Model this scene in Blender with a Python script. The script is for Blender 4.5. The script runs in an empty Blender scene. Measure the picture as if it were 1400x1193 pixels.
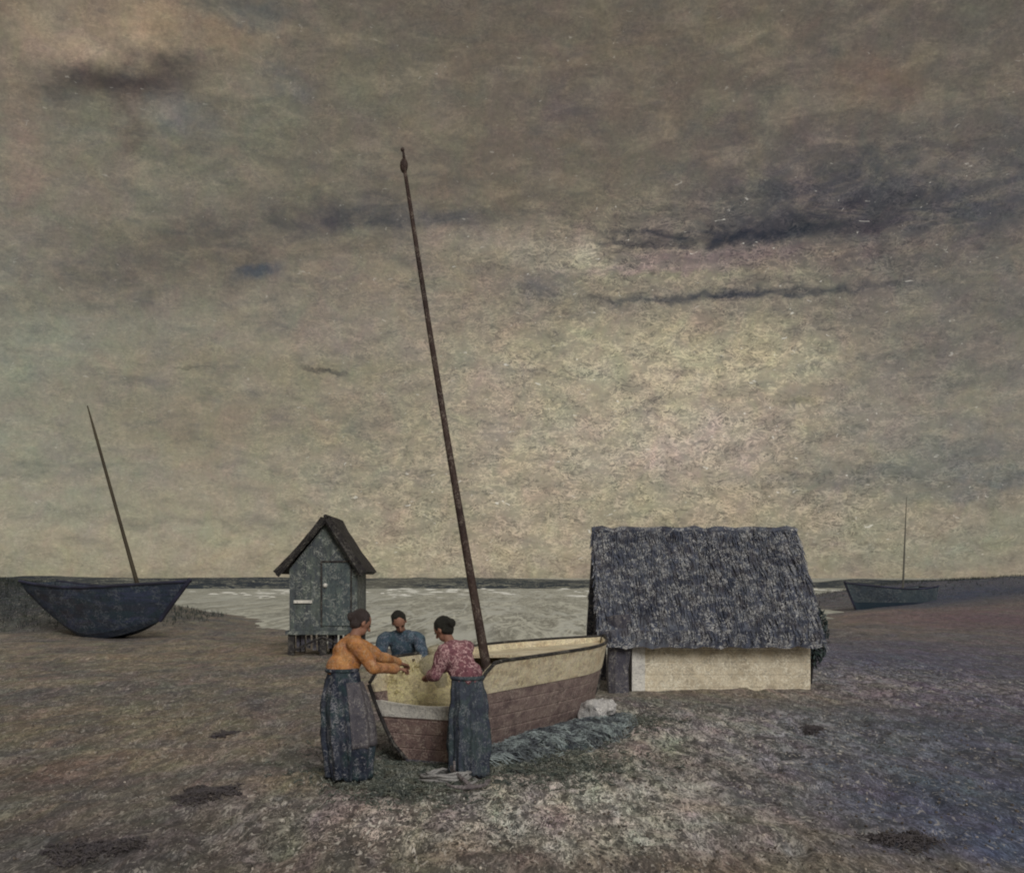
import bpy, math, random
import numpy as np
from mathutils import Vector, Matrix, Quaternion
random.seed(7); rng = np.random.default_rng(7)
R = math.radians
S = bpy.context.scene; col = S.collection

# ------------------------------------------------------------------ camera
F = 1500.0; CAMH = 1.9; HOR = 790.0
cd = bpy.data.cameras.new("camera"); cam = bpy.data.objects.new("camera", cd); col.objects.link(cam)
cam.location = (0, 0, CAMH); cam.rotation_euler = (R(90), 0, 0)
cd.sensor_width = 36; cd.lens = 36 * F / 1400; cd.shift_y = (HOR - 596.5) / 1400
cd.clip_start = .1; cd.clip_end = 20000
S.camera = cam
S.view_settings.view_transform = 'Standard'; S.view_settings.look = 'None'
S.view_settings.exposure = 0.0; S.view_settings.gamma = 1

def lin(c):
    return tuple(((v/255)/12.92 if v/255 <= .04045 else ((v/255+.055)/1.055)**2.4) for v in c) + (1,)

# ------------------------------------------------------------------ node helpers
class NT:
    def __init__(s, tree): s.t = tree; s.n = tree.nodes; s.l = tree.links
    def put(s, sock, v):
        if isinstance(v, bpy.types.NodeSocket): s.l.new(v, sock)
        else:
            try: sock.default_value = v
            except Exception: sock.default_value = v[:3]
    def m(s, op, a, b=None, c=None, clamp=False):
        n = s.n.new('ShaderNodeMath'); n.operation = op; n.use_clamp = clamp
        s.put(n.inputs[0], a)
        if b is not None: s.put(n.inputs[1], b)
        if c is not None: s.put(n.inputs[2], c)
        return n.outputs[0]
    def v(s, op, a, b=None):
        n = s.n.new('ShaderNodeVectorMath'); n.operation = op
        s.put(n.inputs[0], a)
        if b is not None:
            if op == 'SCALE': s.put(n.inputs['Scale'], b)
            else: s.put(n.inputs[1], b)
        return n.outputs['Value'] if op in ('LENGTH', 'DOT_PRODUCT') else n.outputs[0]
    def noise(s, vec, scale, detail=3, rough=.5, dist=0, col=False):
        n = s.n.new('ShaderNodeTexNoise'); s.put(n.inputs['Vector'], vec)
        n.inputs['Scale'].default_value = scale; n.inputs['Detail'].default_value = detail
        n.inputs['Roughness'].default_value = rough; n.inputs['Distortion'].default_value = dist
        return n.outputs['Color'] if col else n.outputs['Fac']
    def ramp(s, x, a, b, lo=0., hi=1., smooth=True):
        n = s.n.new('ShaderNodeMapRange'); n.interpolation_type = 'SMOOTHSTEP' if smooth else 'LINEAR'
        s.put(n.inputs[0], x)
        for i, q in zip((1, 2, 3, 4), (a, b, lo, hi)): n.inputs[i].default_value = q
        return n.outputs[0]
    def mix(s, f, a, b, mode='MIX'):
        n = s.n.new('ShaderNodeMix'); n.data_type = 'RGBA'; n.blend_type = mode
        s.put(n.inputs[0], f); s.put(n.inputs[6], a); s.put(n.inputs[7], b)
        return n.outputs[2]
    def worm(s, vec, sc, wd=.05, k=1., off=(0, 0, 0), lo=.44, hi=.56):
        v = s.v('ADD', vec, off)
        r = s.m('ABSOLUTE', s.m('SUBTRACT', s.noise(v, sc, 2, .6, 1.4), .5))
        a = s.ramp(r, wd, wd*.15, 0, k)
        return s.m('MULTIPLY', a, s.ramp(s.noise(s.v('ADD', v, (5.3, 1.1, 2.2)), sc*.55, 2, .6), lo, hi))
    def blob(s, base, vec, c, r, rot, colr, k, soft=0.):
        d = s.v('SUBTRACT', vec, (c[0], c[1], 0))
        if rot:
            n = s.n.new('ShaderNodeVectorRotate'); n.rotation_type = 'Z_AXIS'
            s.put(n.inputs['Vector'], d); n.inputs['Angle'].default_value = -rot; d = n.outputs[0]
        d = s.v('MULTIPLY', d, (1/r[0], 1/r[1], 0))
        f = s.ramp(s.v('LENGTH', d), 1.25, soft, 0, k)
        return s.mix(f, base, colr)

# ------------------------------------------------------------------ sky
SUN_EL, SUN_AZ = 27, 160
w = bpy.data.worlds.new("World"); S.world = w; w.use_nodes = True
w.node_tree.nodes.clear(); T = NT(w.node_tree)
sky = T.n.new('ShaderNodeTexSky'); sky.sky_type = 'NISHITA'; sky.sun_disc = False
sky.sun_elevation = R(SUN_EL); sky.sun_rotation = R(SUN_AZ)
tc = T.n.new('ShaderNodeTexCoord'); D = tc.outputs['Generated']
sp = T.n.new('ShaderNodeSeparateXYZ'); T.l.new(D, sp.inputs[0])
az = T.m('ARCTAN2', sp.outputs[0], sp.outputs[1]); el = T.m('ARCSINE', sp.outputs[2])
cb = T.n.new('ShaderNodeCombineXYZ'); T.l.new(az, cb.inputs[0]); T.l.new(el, cb.inputs[1]); P = cb.outputs[0]
def warp(vec, amt, sc, det=3):
    return T.v('ADD', vec, T.v('MULTIPLY', T.v('SUBTRACT', T.noise(D, sc, det, .6, 0, True), (.5, .5, .5)), (amt*1.5, amt, 0)))
PW = warp(warp(P, .065, 7, 4), .035, 40, 3)      # clouds drift and curdle
PF = warp(P, .022, 60, 3)
def ang(px, py): return (math.atan((px-700)/F), math.atan((HOR-py)/math.hypot(F, px-700)))
c = T.mix(T.ramp(el, 0, .5), lin((137, 131, 116)), lin((104, 98, 86)))
c = T.mix(T.ramp(el, .5, 1.4), c, lin((176, 176, 172)))
def B(px, py, rx, ry, colr, k=.7, rot=0, fine=False, soft=0.):
    global c
    c = T.blob(c, PF if fine else PW, ang(px, py), (rx/F, ry/F), R(rot), lin(colr), k, soft)
# broad masses of the overcast
B(250, 200, 420, 190, (112, 110, 95), .8)
B(60, 420, 260, 260, (124, 122, 108), .8)
B(20, 560, 120, 300, (132, 134, 120), .6)
B(820, 130, 420, 150, (106, 97, 84), .8)
B(640, 260, 300, 90, (104, 96, 82), .7)
B(1250, 90, 330, 160, (98, 93, 86), .7)
B(1330, 420, 300, 220, (104, 101, 95), .8)
B(700, 560, 480, 200, (138, 130, 114), .7)
B(420, 620, 300, 110, (134, 128, 110), .6)
B(900, 690, 420, 120, (142, 134, 117), .7)
B(900, 500, 280, 60, (150, 145, 122), .75)
B(1030, 505, 150, 40, (158, 154, 126), .6)
B(900, 600, 170, 50, (152, 141, 133), .7)
B(700, 640, 90, 150, (146, 137, 122), .5)
B(1180, 590, 330, 80, (125, 121, 112), .7)
B(1330, 640, 210, 60, (104, 106, 104), .7)
B(1370, 665, 120, 18, (88, 92, 96), .6, 4)
B(1180, 650, 170, 12, (98, 97, 96), .55, 3)
B(1280, 740, 240, 45, (122, 125, 115), .7)
B(1060, 760, 300, 22, (140, 137, 122), .6)
B(180, 740, 300, 70, (141, 139, 123), .75)
B(100, 640, 200, 26, (124, 122, 112), .55)
B(220, 712, 220, 9, (112, 110, 100), .55, -2)
B(300, 560, 330, 70, (124, 117, 97), .7)
B(380, 500, 260, 22, (128, 122, 98), .6)
# lumpy cloud, upper left
B(150, 30, 230, 75, (132, 119, 100), .8)
B(70, 60, 70, 40, (146, 134, 116), .6)
B(190, 38, 60, 24, (150, 134, 112), .6)
B(120, 90, 45, 16, (140, 130, 114), .6)
B(340, 12, 60, 26, (92, 94, 92), .8)
B(300, 40, 130, 18, (134, 118, 98), .5)
B(170, 118, 95, 24, (82, 72, 63), .85, 4)
B(235, 78, 60, 16, (86, 80, 68), .75)
B(70, 118, 50, 16, (88, 82, 70), .8)
B(185, 160, 26, 70, (94, 80, 72), .6)
B(235, 150, 50, 30, (104, 106, 106), .6)
B(380, 120, 55, 22, (98, 101, 102), .7)
B(560, 130, 240, 50, (113, 108, 92), .6)
B(30, 200, 30, 110, (132, 112, 98), .5)
B(90, 260, 110, 70, (124, 112, 98), .45)
B(780, 130, 60, 40, (98, 90, 88), .6)
B(1000, 50, 80, 40, (114, 106, 88), .5)
B(1180, 105, 75, 40, (119, 103, 86), .65)
# long dark shelf from left to the mast
B(170, 385, 240, 42, (100, 94, 80), .7, 8)
B(320, 330, 240, 55, (92, 85, 73), .75, 10)
B(470, 310, 190, 26, (82, 79, 76), .8, 9)
B(600, 300, 90, 14, (84, 83, 84), .7, 0, True)
B(355, 368, 44, 12, (80, 84, 88), .7, 12, True)
B(420, 345, 190, 14, (98, 90, 80), .6, 10, True)
B(660, 330, 140, 26, (140, 132, 118), .6)
B(600, 400, 230, 44, (130, 120, 103), .55)
B(760, 360, 110, 34, (138, 134, 120), .6)
# purple-grey bank, right
B(1180, 270, 300, 110, (83, 80, 80), .85)
B(1330, 280, 160, 90, (87, 87, 88), .7)
B(1180, 240, 80, 46, (74, 75, 78), .6)
B(1120, 300, 240, 26, (72, 68, 70), .75, 3, True)
B(1000, 325, 190, 12, (56, 56, 60), .85, 0, True)
B(900, 318, 100, 8, (54, 52, 54), .8, -4, True)
B(1200, 305, 60, 14, (70, 58, 62), .6, 8, True)
B(960, 350, 160, 13, (116, 103, 102), .75, 0, True)
B(1230, 350, 200, 22, (98, 88, 84), .7)
B(960, 378, 180, 8, (134, 130, 112), .7, 0, True)
B(1010, 402, 250, 9, (76, 76, 76), .8, 0, True)
B(740, 392, 70, 22, (100, 99, 97), .7, 0, True)
B(860, 415, 180, 12, (116, 110, 98), .5, 0, True)
B(800, 350, 32, 26, (156, 152, 134), .6, 0, True)
B(445, 506, 38, 4.5, (80, 74, 60), .85, -6, True)
B(262, 504, 30, 3, (92, 88, 72), .8, 0, True)
B(1095, 548, 38, 8, (118, 116, 88), .6, 0, True)
B(860, 452, 240, 22, (130, 122, 104), .6)
B(1090, 255, 120, 40, (74, 72, 76), .6)
B(1320, 300, 120, 40, (74, 72, 78), .6)
B(900, 560, 330, 130, (158, 150, 130), .5)
B(640, 760, 420, 40, (150, 144, 126), .6)
B(820, 470, 160, 30, (150, 146, 122), .5)
B(150, 330, 200, 50, (104, 98, 84), .5)
B(960, 620, 120, 40, (160, 146, 140), .5)
B(1000, 322, 210, 9, (50, 49, 54), .9, 1, True)
B(1130, 290, 150, 12, (62, 59, 64), .8, 5, True)
B(930, 334, 120, 5, (58, 54, 56), .8, -2, True)
B(1000, 404, 230, 6, (66, 66, 68), .85, 0, True)
B(900, 366, 150, 9, (140, 124, 122), .7, 0, True)
B(150, 108, 110, 20, (72, 63, 55), .8, 3, True)
B(235, 92, 40, 16, (80, 74, 64), .7, 0, True)
B(110, 62, 50, 22, (152, 138, 118), .7, 0, True)
B(190, 50, 40, 16, (156, 138, 114), .6, 0, True)
B(500, 302, 130, 12, (74, 71, 70), .75, 6, True)
B(350, 366, 36, 9, (72, 77, 84), .7, 10, True)
B(445, 506, 36, 4, (74, 68, 54), .8, -6, True)
# brushed grain of the cloud: long streaks, curdled flecks, fine tooth
DS = T.v('MULTIPLY', D, (1, 1, 2.6))
c = T.mix(T.ramp(T.noise(DS, 22, 5, .65, .6), .42, .72, 0, .30), c, lin((152, 142, 122)))
c = T.mix(T.ramp(T.noise(DS, 31, 5, .65, .4), .46, .74, 0, .34), c, lin((84, 84, 82)))
gm_ = T.n.new('ShaderNodeGamma'); gm_.inputs[1].default_value = 1.28
T.put(gm_.inputs[0], T.mix(1., c, (4.3, 4.3, 4.3, 1), 'MULTIPLY'))
c = T.mix(1., gm_.outputs[0], (1/4.5, 1/4.5, 1/4.5, 1), 'MULTIPLY')
hs_ = T.n.new('ShaderNodeHueSaturation'); hs_.inputs['Saturation'].default_value = .86; T.put(hs_.inputs['Color'], c); c = hs_.outputs[0]
hue = T.noise(D, 34, 4, .65, .5, True)
c = T.mix(.13, c, T.mix(1., c, T.v('MULTIPLY', hue, (2.05, 2., 2.)), 'MULTIPLY'))
c = T.mix(1., c, (1.06, 1.01, .955, 1), 'MULTIPLY')
reg = T.mix(0, (0, 0, 0, 1), (0, 0, 0, 1))
for (px, py, rx, ry, k) in ((880, 560, 520, 270, 1.), (900, 350, 330, 80, 1.), (640, 700, 260, 150, .8), (1200, 300, 260, 120, .6), (1000, 690, 420, 100, .9)):
    reg = T.blob(reg, PW, ang(px, py), (rx/F, ry/F), 0, (1, 1, 1, 1), k)
reg = T.m('ADD', T.m('MULTIPLY', reg, .76), .24)
DW = T.v('MULTIPLY', D, (1, 1, 1.9))
lt = T.mix(1., c, (1.75, 1.72, 1.68, 1), 'MULTIPLY'); dk = T.mix(1., c, (.50, .49, .50, 1), 'MULTIPLY')
c = T.mix(T.m('MULTIPLY', T.worm(DW, 80, .065, .9), reg), c, dk)
c = T.mix(T.m('MULTIPLY', T.worm(DW, 80, .055, .95, (3, 1, 8)), reg), c, lt)
c = T.mix(T.m('MULTIPLY', T.worm(DW, 140, .065, .75, (9, 4, 1)), reg), c, lt)
c = T.mix(T.m('MULTIPLY', T.ramp(T.noise(T.v('ADD', DW, (7, 7, 2)), 120, 2, .6, .8), .69, .76, 0, .7), reg), c, lin((222, 216, 202)))
g = T.ramp(T.noise(D, 300, 3, .75), .25, .75, .84, 1.20, False)
c = T.mix(1., c, g, 'MULTIPLY')
c = T.mix(T.ramp(el, -.004, -.03), c, lin((90, 86, 80)))
big = T.mix(1., c, (10., 10., 10., 1), 'MULTIPLY')
fin = T.mix(.955, sky.outputs[0], big)
bg = T.n.new('ShaderNodeBackground'); bg.inputs[1].default_value = .1; T.l.new(fin, bg.inputs[0])
wo = T.n.new('ShaderNodeOutputWorld'); T.l.new(bg.outputs[0], wo.inputs[0])

sd = bpy.data.lights.new("sun", 'SUN'); sun = bpy.data.objects.new("sun", sd); col.objects.link(sun)
sd.energy = 1.5; sd.angle = R(24); sd.color = (1, .95, .87)
# azimuth measured like the sky texture: from +Y towards +X
sdir = Vector((math.sin(R(SUN_AZ))*math.cos(R(SUN_EL)), math.cos(R(SUN_AZ))*math.cos(R(SUN_EL)), math.sin(R(SUN_EL))))
sun.rotation_euler = sdir.to_track_quat('Z', 'Y').to_euler(); sun.location = (0, 0, 30)

# ------------------------------------------------------------------ materials
def paint(name, base, var=(), fleck=None, fk=.5, sc=1., rough=.7, bump=.4, stretch=(1, 1, 1), bscale=None, spec=.3, planks=None, fth=.60, fs=20.):
    """oil-thick weathered surface: base colour, big patches (var), small dabs (fleck), relief"""
    m = bpy.data.materials.new(name); m.use_nodes = True; t = NT(m.node_tree)
    bs = m.node_tree.nodes['Principled BSDF']; tcn = t.n.new('ShaderNodeTexCoord')
    O = tcn.outputs['Object']; V = t.v('MULTIPLY', O, stretch)
    cc = t.mix(0, lin(base), lin(base))
    for i, (vc, k) in enumerate(var):
        n = t.noise(t.v('ADD', V, (i*7.3+1, i*3.1, i*5.7)), sc*(1.+.6*i), 5, .62, .8)
        cc = t.mix(t.ramp(n, .44, .64, 0, k), cc, lin(vc))
    if fleck:
        cc = t.mix(t.worm(O, fs*.8, .055, .6, (3, 3, 1)), cc, t.mix(1., cc, (.42, .42, .46, 1), 'MULTIPLY'))
        cc = t.mix(t.worm(O, fs*.7, .055, fk, (11, 4, 9)), cc, lin(fleck))
        n = t.noise(t.v('ADD', O, (1, 14, 3)), fs*.8, 3, .65, 1.2)
        cc = t.mix(t.ramp(n, fth+.02, fth+.09, 0, fk), cc, lin(fleck))
        cc = t.mix(.5, cc, t.mix(1., cc, t.ramp(t.noise(O, fs*2.2, 3, .7), .3, .7, .6, 1.4, False), 'MULTIPLY'))
    hh = t.noise(V, (bscale or sc*8), 5, .68, 1.5)
    if planks:
        ax, wd = planks
        s2 = t.n.new('ShaderNodeSeparateXYZ'); t.l.new(O, s2.inputs[0])
        q = t.m('FRACT', t.m('DIVIDE', s2.outputs[ax], wd))
        gap = t.ramp(t.m('ABSOLUTE', t.m('SUBTRACT', q, .5)), .42, .49, 1, 0)
        hh = t.m('ADD', t.m('MULTIPLY', hh, .6), t.m('MULTIPLY', gap, .3))
    bp = t.n.new('ShaderNodeBump'); bp.inputs['Strength'].default_value = bump; bp.inputs['Distance'].default_value = .03
    t.l.new(hh, bp.inputs['Height']); t.l.new(bp.outputs[0], bs.inputs['Normal'])
    t.put(bs.inputs['Base Color'], cc); bs.inputs['Roughness'].default_value = rough
    bs.inputs['Specular IOR Level'].default_value = spec
    return m

M = {}
M['hut'] = paint('hut_boards', (86, 94, 100), [((60, 66, 76), .7), ((108, 120, 112), .5)], (196, 202, 196), 0.5, 2.2, .6, .7, (1.6, 1, .6), planks=(0, .17), fth=.63, fs=10)
M['hut_roof'] = paint('hut_roof', (44, 42, 44), [((62, 60, 62), .6)], (96, 94, 92), 0.7, 2.5, .7, .6, fs=10)
M['door'] = paint('door_boards', (80, 92, 98), [((58, 66, 78), .6), ((112, 126, 122), .5)], (200, 204, 200), 0.35, 2.6, .6, .6, (2, 1, .6), planks=(0, .12), fth=.62, fs=10)
M['dark_wood'] = paint('tarred_wood', (48, 47, 50), [((70, 68, 70), .5)], (150, 148, 140), .5, 3, .6, .6, fs=16)
M['post'] = paint('grey_post', (86, 86, 100), [((58, 60, 76), .7), ((120, 118, 124), .5)], (206, 204, 200), 0.45, 3, .6, .7, (2, 2, .5), fth=.62, fs=14)
M['thatch'] = paint('thatch', (86, 93, 112), [((58, 64, 82), .85), ((116, 122, 134), .6), ((92, 86, 88), .5)], (206, 208, 210), 0.85, 2., .75, .6, (1.4, 1, 1), fth=.60, fs=14)
M['cream'] = paint('cream_boards', (226, 216, 194), [((190, 180, 160), .75), ((224, 218, 200), .6)], (252, 248, 232), .8, 2.6, .6, .7, (1, 1, 1), planks=(2, .22), fth=.58, fs=14)
M['white'] = paint('white_paint', (246, 246, 242), [((206, 206, 206), .5)], (252, 250, 246), .7, 4, .5, .8, fs=16)
M['strake'] = paint('cream_strake', (246, 236, 212), [((222, 200, 168), .7), ((232, 224, 196), .6), ((150, 128, 96), .4)], (250, 244, 210), 0.95, 3., .5, .6, (.6, .6, 2), fth=.58, fs=20)
M['hull'] = paint('red_brown_hull', (142, 124, 124), [((100, 86, 90), .75), ((172, 156, 150), .55)], (206, 192, 184), 0.6, 3., .6, .6, (.8, .8, 2), planks=(2, .15), fth=.62, fs=20)
M['transom'] = paint('brown_transom', (144, 122, 120), [((100, 84, 88), .75), ((168, 150, 142), .5)], (216, 200, 190), 0.6, 4., .6, .7, planks=(2, .15), fth=.61, fs=20)
M['inside'] = paint('boat_inside', (104, 92, 78), [((70, 62, 54), .6)], (170, 156, 130), .4, 3., .7, .5)
M['mast'] = paint('mast_wood', (66, 52, 50), [((50, 40, 42), .6), ((96, 82, 76), .4)], (170, 160, 150), 0.35, 5., .6, .5, (1, 1, .3), fth=.64)
M['mast_far'] = paint('far_mast_wood', (78, 72, 60), [((56, 50, 46), .6)], None, 0, 1., .7, .3)
M['mast_pale'] = paint('pale_mast_wood', (112, 112, 106), [((88, 86, 84), .6)], None, 0, 1., .7, .3)
M['bluehull'] = paint('blue_black_hull', (54, 64, 80), [((60, 58, 66), .8), ((66, 74, 102), .7), ((48, 66, 74), .6)], (108, 114, 124), 0.6, .8, .55, .5, (.5, 1, 1.8), planks=(2, .22), fs=7)
M['bluerail'] = paint('blue_black_rail', (48, 50, 66), [((70, 74, 104), .6)], None, 0, 1.2, .6, .4)
M['tealhull'] = paint('teal_grey_hull', (70, 82, 92), [((58, 66, 80), .7), ((88, 98, 102), .5)], (130, 136, 140), .4, .5, .6, .4, fs=4)
M['tealkeel'] = paint('dark_teal_keel', (44, 60, 74), [((56, 62, 78), .6)], None, 0, .6, .6, .4)
M['orange'] = paint('orange_cloth', (202, 140, 84), [((150, 106, 80), .7), ((206, 160, 110), .6), ((196, 150, 140), .4)], (232, 210, 180), 0.35, 5., .8, .5, fth=.63, fs=26)
M['blue'] = paint('blue_cloth', (66, 84, 104), [((54, 66, 84), .8), ((98, 122, 142), .6), ((64, 92, 100), .5)], (158, 162, 180), .5, 5., .8, .5, fth=.62, fs=26)
M['red'] = paint('crimson_print_cloth', (136, 92, 104), [((96, 60, 74), .8), ((150, 104, 112), .6)], (226, 190, 194), .85, 4.6, .8, .5, fth=.53, fs=26)
M['skirt_l'] = paint('dark_blue_skirt', (54, 62, 80), [((40, 48, 68), .8), ((50, 74, 76), .7), ((92, 96, 110), .4)], (196, 198, 206), 0.4, 4., .75, .6, fth=.63, fs=26)
M['skirt_r'] = paint('grey_blue_skirt', (70, 78, 94), [((52, 58, 78), .8), ((72, 90, 90), .6)], (176, 182, 190), 0.35, 4., .75, .6, fth=.63, fs=26)
M['apron'] = paint('grey_apron', (104, 102, 110), [((78, 78, 92), .7)], (190, 188, 186), .4, 5., .8, .5, fs=26)
M['trouser'] = paint('dark_trousers', (58, 62, 70), [((44, 48, 58), .7)], None, 0, 5., .8, .4)
M['skin'] = paint('skin', (156, 118, 102), [((128, 94, 84), .5)], None, 0, 8., .55, .15)
M['hair_black'] = paint('black_hair', (40, 40, 38), [((56, 58, 52), .5)], None, 0, 9., .6, .6, (3, 3, 1))
M['hair_brown'] = paint('brown_hair', (66, 58, 58), [((92, 84, 88), .5)], None, 0, 9., .6, .6, (3, 3, 1))
M['eye'] = paint('eye', (30, 26, 24), rough=.2, bump=0)
M['shoe'] = paint('black_leather', (40, 38, 40), [((60, 58, 58), .5)], None, 0, 8., .5, .3)
M['straw'] = paint('yellow_straw', (236, 226, 184), [((206, 194, 154), .6), ((244, 234, 196), .6), ((190, 176, 150), .4)], (250, 244, 190), .8, 5., .7, .7, fth=.58, fs=22)
M['sack'] = paint('pale_sackcloth', (186, 180, 150), [((160, 152, 132), .7), ((200, 192, 178), .5)], (226, 220, 196), .5, 5., .8, .6, fs=22)
M['whitesack'] = paint('white_sackcloth', (216, 216, 218), [((190, 190, 196), .5)], (255, 255, 255), .8, 5., .6, .9, fth=.56, fs=22)
M['net'] = paint('tarred_net', (66, 70, 80), [((44, 46, 58), .8), ((112, 132, 136), .6)], (204, 216, 214), .75, 3., .6, .7, fth=.60, fs=22)
M['twine'] = paint('pale_twine', (98, 106, 114), [((56, 60, 74), .9), ((190, 206, 210), .75)], None, 0, 3., .6, .4)
M['weed'] = paint('seaweed', (80, 90, 86), [((58, 66, 70), .7), ((112, 112, 100), .6)], (190, 194, 186), .6, 4., .45, .5, spec=.5)
M['rope'] = paint('worn_rope', (182, 182, 184), [((120, 120, 126), .6)], None, 0, 9., .7, .7, (1, 1, 1))
M['iron'] = paint('old_iron', (128, 122, 128), [((84, 76, 78), .6)], (210, 206, 206), .5, 9., .45, .5)
M['stone'] = paint('dark_wrack', (88, 84, 90), [((72, 66, 62), .5)], (110, 106, 100), .4, 4., .6, .6)
M['shell'] = paint('pale_shell', (214, 206, 198), [((170, 160, 154), .6)], None, 0, 6., .4, .3)
M['pebble'] = paint('pebble', (98, 92, 88), [((64, 62, 66), .7), ((128, 118, 108), .5)], None, 0, 3., .5, .4)
M['dune_grass'] = paint('dune_grass', (62, 70, 70), [((48, 56, 64), .7), ((96, 96, 80), .4)], None, 0, 1., .6, .3)
M['bush'] = paint('dark_bush', (74, 88, 88), [((54, 64, 76), .7), ((122, 132, 134), .6)], None, 0, 3., .6, .3)
M['far'] = paint('far_shore', (52, 62, 74), [((48, 60, 68), .7), ((128, 128, 118), .9)], (170, 172, 160), 0.9, .012, .9, .2, (1, .4, 8), fs=0.5)

# ------------------------------------------------------------------ numpy noise (for relief)
_lat = rng.random((64, 64, 64)).astype(np.float32)
def vnoise(x, y, z=0.):
    x = np.asarray(x, float); y = np.asarray(y, float); z = np.zeros_like(x)+z
    xi = np.floor(x).astype(int); yi = np.floor(y).astype(int); zi = np.floor(z).astype(int)
    fx = x-xi; fy = y-yi; fz = z-zi
    fx = fx*fx*(3-2*fx); fy = fy*fy*(3-2*fy); fz = fz*fz*(3-2*fz)
    def L(a, b, c_): return _lat[(xi+a) & 63, (yi+b) & 63, (zi+c_) & 63]
    r = 0
    for a in (0, 1):
        for b in (0, 1):
            for c_ in (0, 1):
                r = r + L(a, b, c_)*(fx if a else 1-fx)*(fy if b else 1-fy)*(fz if c_ else 1-fz)
    return r*2-1
def fbm(x, y, z=0., o=4):
    r = 0; a = 1.; s = 1.
    for i in range(o): r = r+a*vnoise(np.asarray(x)*s+i*17.3, np.asarray(y)*s+i*9.1, np.asarray(z)*s+i*4.7); a *= .5; s *= 2.03
    return r

# ------------------------------------------------------------------ mesh helpers
def grid_axis(lo, hi, f0, f1, step, grow):
    a = list(np.arange(f0, f1, step)); s = step; v = a[-1]
    while v < hi: s *= grow; v += s; a.append(v)
    s = step; v = a[0]; pre = []
    while v > lo: s *= grow; v -= s; pre.append(v)
    return np.array(pre[::-1]+a)
def grid_mesh(name, xs, ys, zf):
    X, Y = np.meshgrid(xs, ys); Z = zf(X, Y); nx, ny = len(xs), len(ys)
    co = np.stack([X, Y, Z], -1).reshape(-1, 3)
    i = (np.arange(ny-1)[:, None]*nx+np.arange(nx-1)[None]).ravel()
    q = np.stack([i, i+1, i+nx+1, i+nx], 1)
    me = bpy.data.meshes.new(name); me.vertices.add(len(co)); me.vertices.foreach_set('co', co.ravel())
    me.loops.add(q.size); me.loops.foreach_set('vertex_index', q.ravel().astype(np.int32))
    me.polygons.add(len(q)); me.polygons.foreach_set('loop_start', np.arange(0, q.size, 4, dtype=np.int32))
    me.update(calc_edges=True); me.validate()
    me.polygons.foreach_set('use_smooth', np.ones(len(q), bool))
    return me

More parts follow.
